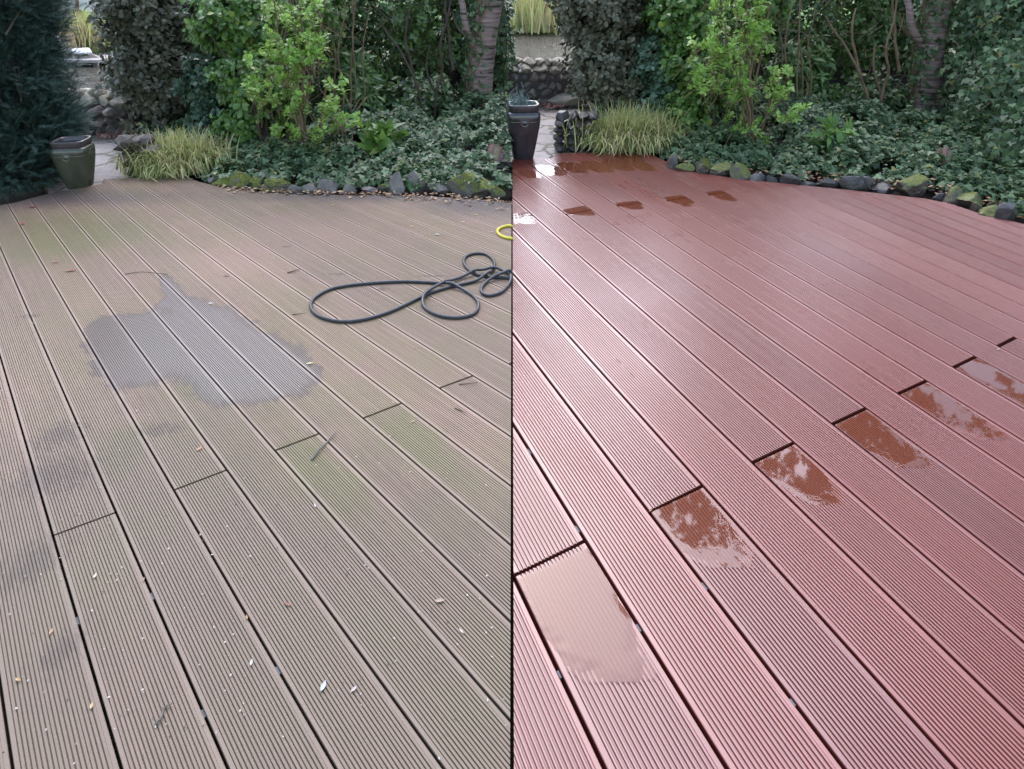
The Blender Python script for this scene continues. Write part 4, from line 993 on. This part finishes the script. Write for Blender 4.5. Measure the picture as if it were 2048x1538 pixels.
# ------------------------------------------------------------------ hoses
def hose(name, px, rad, mat, label, seg=6):
    P = [G(x, y) for x, y in px]; out = []
    for i in range(len(P) - 1):
        p0, p1, p2, p3 = P[max(i - 1, 0)], P[i], P[i + 1], P[min(i + 2, len(P) - 1)]
        for k in range(seg):
            f = k / seg
            q = .5 * ((2 * p1) + (p2 - p0) * f + (2 * p0 - 5 * p1 + 4 * p2 - p3) * f * f + (3 * p1 - p0 - 3 * p2 + p3) * f ** 3); out.append(q)
    out.append(P[-1])
    # lift over earlier strands
    n = len(out); z = [rad] * n
    for i in range(n):
        for j in range(0, i - 12):
            d = (Vector((out[i].x, out[i].y)) - Vector((out[j].x, out[j].y))).length
            if d < rad * 3.5: z[i] = max(z[i], z[j] + rad * 2.0 * (1 if d < rad * 2.2 else .75))
    for _ in range(14): z = [max(z[i], .5 * z[i] + .25 * (z[max(i - 1, 0)] + z[min(i + 1, n - 1)])) for i in range(n)]
    for i in range(n): out[i].z = z[i]
    out[0].z = out[-1].z = rad * .2
    mb = MB(); mb.tube(out, rad, 12); o = mb.build(name, mat, None, True); tag(o, label, 'hose'); return o
LX = lambda pts: [(510 + x / 3.844, 400 + y / 3.844) for x, y in pts]
hp = [(1972, 612), (1900, 606), (1820, 603), (1760, 594), (1700, 580), (1640, 543), (1605, 490), (1625, 442), (1700, 420), (1780, 430), (1835, 478), (1835, 535), (1790, 590), (1700, 632), (1560, 664), (1450, 692), (1330, 732), (1200, 795), (1050, 865), (900, 915), (760, 942), (640, 943), (520, 915), (450, 870), (430, 810), (470, 755), (570, 700), (700, 670), (860, 652), (1050, 640), (1200, 638), (1380, 648), (1520, 675), (1640, 722), (1705, 780), (1715, 840), (1670, 892), (1560, 915), (1440, 905), (1340, 865), (1290, 810), (1310, 750), (1400, 690), (1500, 640), (1640, 588), (1740, 560), (1850, 550), (1935, 572), (1968, 620), (1945, 668), (1890, 720), (1800, 745), (1745, 722), (1745, 680), (1790, 635), (1880, 605), (1974, 592)]
hose('garden_hose', LX(hp), .0072, simple('black_rubber', (.022, .024, .028), (.045, .048, .055), 60, .42, .1), 'thin black hose lying in loose loops on the weathered deck')
hose('garden_hose', LX([(1974, 208), (1935, 208), (1885, 224), (1863, 250), (1885, 280), (1935, 300), (1974, 304)]), .0078, simple('yellow_hose_rubber', (.60, .50, .035), (.70, .60, .06), 60, .4, .1), 'bend of a bright yellow hose at the seam edge of the weathered deck')

# ------------------------------------------------------------------ puddles on the red deck
def water_film():
    t = NT('rain_water'); P = t.geo()
    n = t.noise(P, 26, 2)
    nn = t.geo('Normal')
    tr = t.n('ShaderNodeBsdfTransparent', {'Color': (1, 1, 1)}); gl = t.n('ShaderNodeBsdfGlossy', {'Roughness': .03})
    df = t.n('ShaderNodeBsdfDiffuse', {'Color': (.170, .043, .019)})
    m0 = t.n('ShaderNodeMixShader', {0: .62}); t.set(m0, 1, tr.outputs[0]); t.set(m0, 2, df.outputs[0])
    fr = t.n('ShaderNodeFresnel', {'IOR': 1.5}); fac = t.math('MULTIPLY', fr.outputs[0], t.math('SUBTRACT', 1.0, t.geo('Backfacing')))
    m = t.n('ShaderNodeMixShader'); t.set(m, 0, fac); t.set(m, 1, m0.outputs[0]); t.set(m, 2, gl.outputs[0]); return t.done(m)
M_W = water_film()
def puddle(bi, y1, y2, u1, u2, label, seed, X=XR, V=VR, skew=None, amp=.0012, kind=2):
    """film of water standing on board bi between picture rows y1 (far) and y2 (near)"""
    NU, NV = 30, 50; idx = {}; vs = []; fs = []
    for i in range(NU + 1):
        for j in range(NV + 1):
            a, b = i / NU, j / NV; u = u1 + (u2 - u1) * a; xb = X[bi] + (X[bi + 1] - X[bi]) * u
            ya = y1 if skew is None else y1 + skew * (1 - u)
            y = ya + (y2 - ya) * b; p = G(row_x(V, xb, y), y)
            if kind == 2 and seed != 1: d = 1.05 - (2 * a - 1) ** 2 * .75 - (b ** 1.4) * 1.2 - .35 * max(0, .12 - b) / .12
            elif kind == 2: d = 1 - (2 * a - 1) ** 4 * .9 - (b ** 2.2) * 1.15
            else: d = 1 - (2 * a - 1) ** 2 - (2 * b - 1) ** 2
            d += .55 * mnoise.noise(Vector((p.x * 13, p.y * 13, seed))) + .2 * mnoise.noise(Vector((p.x * 50, p.y * 50, seed)))
            z = .0013 if d > .25 else .0013 + (d - .25) * .0030
            if d < -.45 or p.x < .006: continue
            idx[(i, j)] = len(vs); vs.append((p.x, p.y, z))
    for i in range(NU):
        for j in range(NV):
            q = [(i, j), (i, j + 1), (i + 1, j + 1), (i + 1, j)]
            if all(k in idx for k in q): fs.append(tuple(idx[k] for k in q))
    me = bpy.data.meshes.new('puddle'); me.from_pydata(vs, [], fs); me.materials.append(M_W); me.update(); me.polygons.foreach_set('use_smooth', [True] * len(fs))
    o = link(bpy.data.objects.new('puddle', me)); tag(o, label, 'puddle', 'rain puddles on the red deck')
puddle(1, 1094, 1365, .03, .97, 'biggest puddle mirroring the sky, on the lowest left red board', 1, skew=66)
puddle(3, 974, 1135, .03, .92, 'puddle mirroring twigs, second from the bottom left', 2, skew=52)
puddle(5, 888, 1010, .03, .92, 'puddle with dark and sky reflections, third in the diagonal row', 3, skew=40)
puddle(7, 819, 935, .03, .92, 'long thin puddle fourth in the diagonal row of board ends', 4, skew=32)
puddle(9, 764, 880, .05, .92, 'puddle fifth in the diagonal row of board ends', 5, skew=26)
puddle(11, 715, 840, .05, .95, 'puddle at the right edge, sixth in the diagonal row of board ends', 6, skew=22)
puddle(5, 424, 448, .05, .95, 'bright white sky-mirroring puddle at the far left of the red deck', 7, skew=8)
puddle(7, 411, 432, .05, .95, 'small far puddle second from the left in the far row', 8, skew=9)
puddle(9, 401, 419, .05, .95, 'small far puddle third from the left in the far row', 9, skew=6)
puddle(11, 390, 413, .05, .95, 'small far puddle fourth from the left in the far row', 10, skew=5)
puddle(13, 380, 402, .05, .95, 'faint far puddle at the right of the far row near the stones', 11, skew=5)
puddle(8, 329, 352, .03, .97, 'puddle at the back edge of the red deck near the path', 12, kind=1)
puddle(9, 324, 346, .0, 1.0, 'puddle at the back of the red deck left of the sedge base', 13, kind=1)
puddle(10, 322, 345, .0, 1.0, 'puddle at the back of the red deck in front of the sedge base', 14, kind=1)
puddle(11, 318, 342, .0, 1.0, 'puddle at the back of the red deck right of the sedge base', 15, kind=1)
puddle(12, 308, 342, .0, 1.0, 'puddle beside the first edging stone of the red deck', 16, kind=1)
puddle(7, 340, 356, .2, .9, 'little round puddle on a board by the dark pot', 17, kind=1)

# ------------------------------------------------------------------ leaves, twigs and litter
def fallen_leaf(px, py, w, ang, col, label, name='fallen_leaf', curl=.25, shape=.3):
    c = G(px, py); L = px_size(px, py, w); m = simple('leaf_' + '_'.join('%03d' % int(k * 100) for k in col), tuple(k * .5 for k in col), tuple(k * .72 for k in col), 90, .6, .2)
    mb = MB(); N = 8; vs = []
    for i in range(N + 1):
        f = i / N; x = (f - .5) * L; hw = L * shape * .5 * math.sin(math.pi * min(.98, max(.02, f)) ** .9); z = curl * L * (f - .5) ** 2 + .002
        vs += [(x, -hw, z + hw * .35), (x, 0, z), (x, hw, z + hw * .35)]
    fs = []
    for i in range(N): fs += [(3 * i, 3 * i + 3, 3 * i + 4, 3 * i + 1), (3 * i + 1, 3 * i + 4, 3 * i + 5, 3 * i + 2)]
    mb.add(vs, fs); o = mb.build(name, m); o.location = (c.x, c.y, .001); o.rotation_euler = (0, 0, R(ang)); tag(o, label, 'leaf', None)
FL = [(45, 449, 14, 5, (.60, .05, .05), 'bright red fallen leaf at the far left of the weathered deck'),
      (66, 415, 16, 0, (.35, .07, .06), 'dull red leaf on the deck below the yew'),
      (112, 525, 16, -8, (.48, .20, .17), 'salmon leaf left of the larger salmon leaf on the weathered deck'),
      (142, 542, 22, 10, (.50, .19, .15), 'larger salmon pink leaf on the weathered deck'),
      (620, 728, 15, 20, (.72, .72, .35), 'pale yellow-green leaf beside the wet patch'),
      (422, 608, 12, 10, (.75, .74, .70), 'white leaf lying on the wet patch'),
      (399, 899, 13, 60, (.68, .38, .19), 'orange curled leaf left of the second board joint'),
      (826, 844, 10, 40, (.70, .45, .25), 'small orange leaf on the greenish board'),
      (880, 1203, 20, 5, (.60, .46, .33), 'tan leaf at lower right of the weathered deck'),
      (708, 1380, 16, 50, (.62, .55, .50), 'pale grey pointed leaf near the bottom of the weathered deck'),
      (824, 454, 9, 20, (.70, .60, .10), 'small yellow leaf far right above the hose loop'),
      (666, 411, 9, 5, (.65, .60, .10), 'small yellow leaf near the edging stones'),
      (927, 445, 9, 10, (.65, .62, .20), 'tiny yellow leaf left of the yellow hose'),
      (953, 430, 9, 10, (.68, .58, .12), 'tiny yellow leaf above the yellow hose'),
      (940, 411, 9, 80, (.62, .25, .12), 'orange leaf at the litter edge behind the yellow hose'),
      (875, 470, 12, 0, (.70, .70, .66), 'whitish torn leaf left of the yellow hose'),
      (985, 465, 9, -30, (.60, .45, .36), 'small tan leaf touching the yellow hose'),
      (453, 552, 14, 0, (.34, .27, .22), 'curled brown leaf right of the thin twig above the wet patch'),
      (103, 1265, 14, 100, (.62, .36, .18), 'orange seed case low on the leftmost weathered board'),
      (37, 1361, 14, -20, (.66, .42, .20), 'golden leaf at the left edge of the picture'),
      (184, 1413, 15, 110, (.70, .52, .26), 'golden seed case left of the crooked twig'),
      (191, 1153, 13, 100, (.76, .70, .56), 'cream seed husk near the first board joint'),
      (503, 1327, 14, 100, (.78, .74, .68), 'cream husk in the lower middle of the weathered deck'),
      (647, 1374, 22, 80, (.74, .78, .78), 'white feather-like shred near the bottom of the weathered deck'),
      (630, 1012, 13, 120, (.80, .80, .82), 'white sliver in the middle of the weathered deck'),
      (576, 1210, 22, -20, (.45, .20, .12), 'rust red needle on the lower middle of the weathered deck'),
      (923, 1264, 16, -50, (.78, .72, .60), 'pale straw at the lower right of the weathered deck')]
for a in FL: fallen_leaf(*a, shape=.22 if 'needle' in a[5] or 'straw' in a[5] or 'sliver' in a[5] else .42)
for a in [(494, 1236, 12, 120, (.60, .33, .12), 'orange husk caught in a gap at the lower middle of the weathered deck'), (288, 1160, 10, 110, (.55, .38, .2), 'tan husk caught in the second gap from the left, weathered deck'), (407, 1448, 10, 110, (.55, .40, .22), 'brown husk caught in a gap near the bottom of the weathered deck'),
          (1301, 1023, 8, 30, (.65, .42, .22), 'tiny tan scrap at the corner of the second red board joint'), (1996, 700, 8, 20, (.70, .58, .36), 'pale yellow scrap by the right edge of the red deck'), (1224, 882, 7, 10, (.28, .15, .10), 'tiny brown scrap on the near left red boards')]: fallen_leaf(*a)
def twig(pts, r_, label, mat=MB_D):
    P = [G(x, y) for x, y in pts]
    for i, p in enumerate(P): p.z = r_ + .004 * (i % 2)
    p, rr_ = limb(P, r_, r_ * .5, .001, seg=12); mb = MB(); mb.tube(p, rr_, 6); tag(mb.build('twig', mat), label, 'twig', 'twigs lying on the weathered deck')
MG = bark_mat('grey_twig', (.09, .08, .07), (.20, .18, .16))
twig([(623, 921), (640, 902), (655, 885), (673, 869)], .0035, 'straight dark twig beside the third board joint', MG)
twig([(312, 1448), (324, 1440), (330, 1417), (346, 1411)], .0025, 'crooked grey twig near the bottom left', MG)
twig([(250, 549), (285, 546), (330, 549), (336, 551)], .0018, 'thin straight twig above the wet patch')
twig([(575, 547), (600, 541)], .003, 'short dark stick left of the hose')
twig([(910, 817), (932, 829)], .002, 'short thin twig on the right of the weathered deck')
twig([(585, 630), (610, 629)], .002, 'small twig left of the hose loop')
twig([(918, 770), (955, 768)], .0018, 'short twig just below the last board joint')
def litter(name, n, region, sizes, cols, label, seed, clump=None, zj=.004):
    r2 = np.random.default_rng(seed); t = NT(name + '_mat'); r_ = t.geo('Random Per Island')
    c = t.ramp(r_, [(i / max(1, len(cols)), k) for i, k in enumerate(cols)], 'CONSTANT'); m = t.done(t.bsdf(col=c, rough=.7))
    pts = []
    while len(pts) < n:
        x, y = region(r2)
        if x is None: continue
        p = G(x, y); pts.append((p.x, p.y, .0015 + r2.uniform(0, zj)))
    P = np.array(pts); L = Leaves(); L.add(P, np.stack([r2.normal(0, 1, n), r2.normal(0, 1, n), r2.normal(0, .12, n)], 1), np.array([0, 0, 1.0]) + r2.normal(0, .25, (n, 3)), r2.uniform(*sizes, n))
    o = L.build(name, T_RHOMB, m); tag(o, label, kind='stuff')
def reg_left(r2):
    y = 392 + 1140 * r2.random() ** 3.2; x = r2.uniform(0, 1018)
    if y < 400 and x < 120: return None, None
    return x, y
litter('deck_debris', 900, reg_left, (.0025, .0065), [(.45, .43, .39), (.30, .26, .20), (.05, .04, .035), (.52, .50, .46), (.035, .03, .025)], 'pale and dark specks of garden debris scattered over the weathered deck', 3)
def reg_edge(r2):
    x = r2.uniform(430, 1018); y = np.interp(x, [430, 520, 700, 850, 960, 1020], [372, 384, 389, 391, 398, 406]) + abs(r2.normal(0, 4)) * (1 if x < 800 else 1.8) - 3
    return x, y
litter('leaf_litter', 380, reg_edge, (.015, .04), [(.26, .15, .07), (.34, .22, .12), (.12, .06, .04), (.22, .11, .055), (.42, .30, .17)], 'dry brown leaf litter along the edging stones of the weathered deck', 4, zj=.012)
def reg_edge2(r2):
    x = r2.uniform(1330, 2048); y = np.interp(x, [1330, 1400, 1600, 1850, 1960, 2048], [318, 338, 362, 386, 412, 440]) - abs(r2.normal(0, 6)); return x, y
litter('leaf_litter', 380, reg_edge2, (.02, .05), [(.30, .15, .07), (.40, .25, .13), (.10, .05, .03), (.22, .10, .05)], 'wet brown leaf litter between the stones of the red deck and the ivy', 5, zj=.05)
def reg_path(r2): return (r2.uniform(195, 250), r2.uniform(262, 275))
litter('red_leaf_litter', 160, reg_path, (.02, .04), [(.34, .14, .12), (.40, .20, .18), (.25, .10, .09)], 'reddish fallen leaves at the foot of the stone wall by the path of the weathered deck', 6)
litter('red_leaf_litter', 160, lambda r2: (r2.uniform(1070, 1125), r2.uniform(203, 215)), (.02, .045), [(.34, .14, .12), (.40, .20, .18), (.25, .10, .09)], 'reddish fallen leaves at the foot of the stone wall behind the red deck', 7)
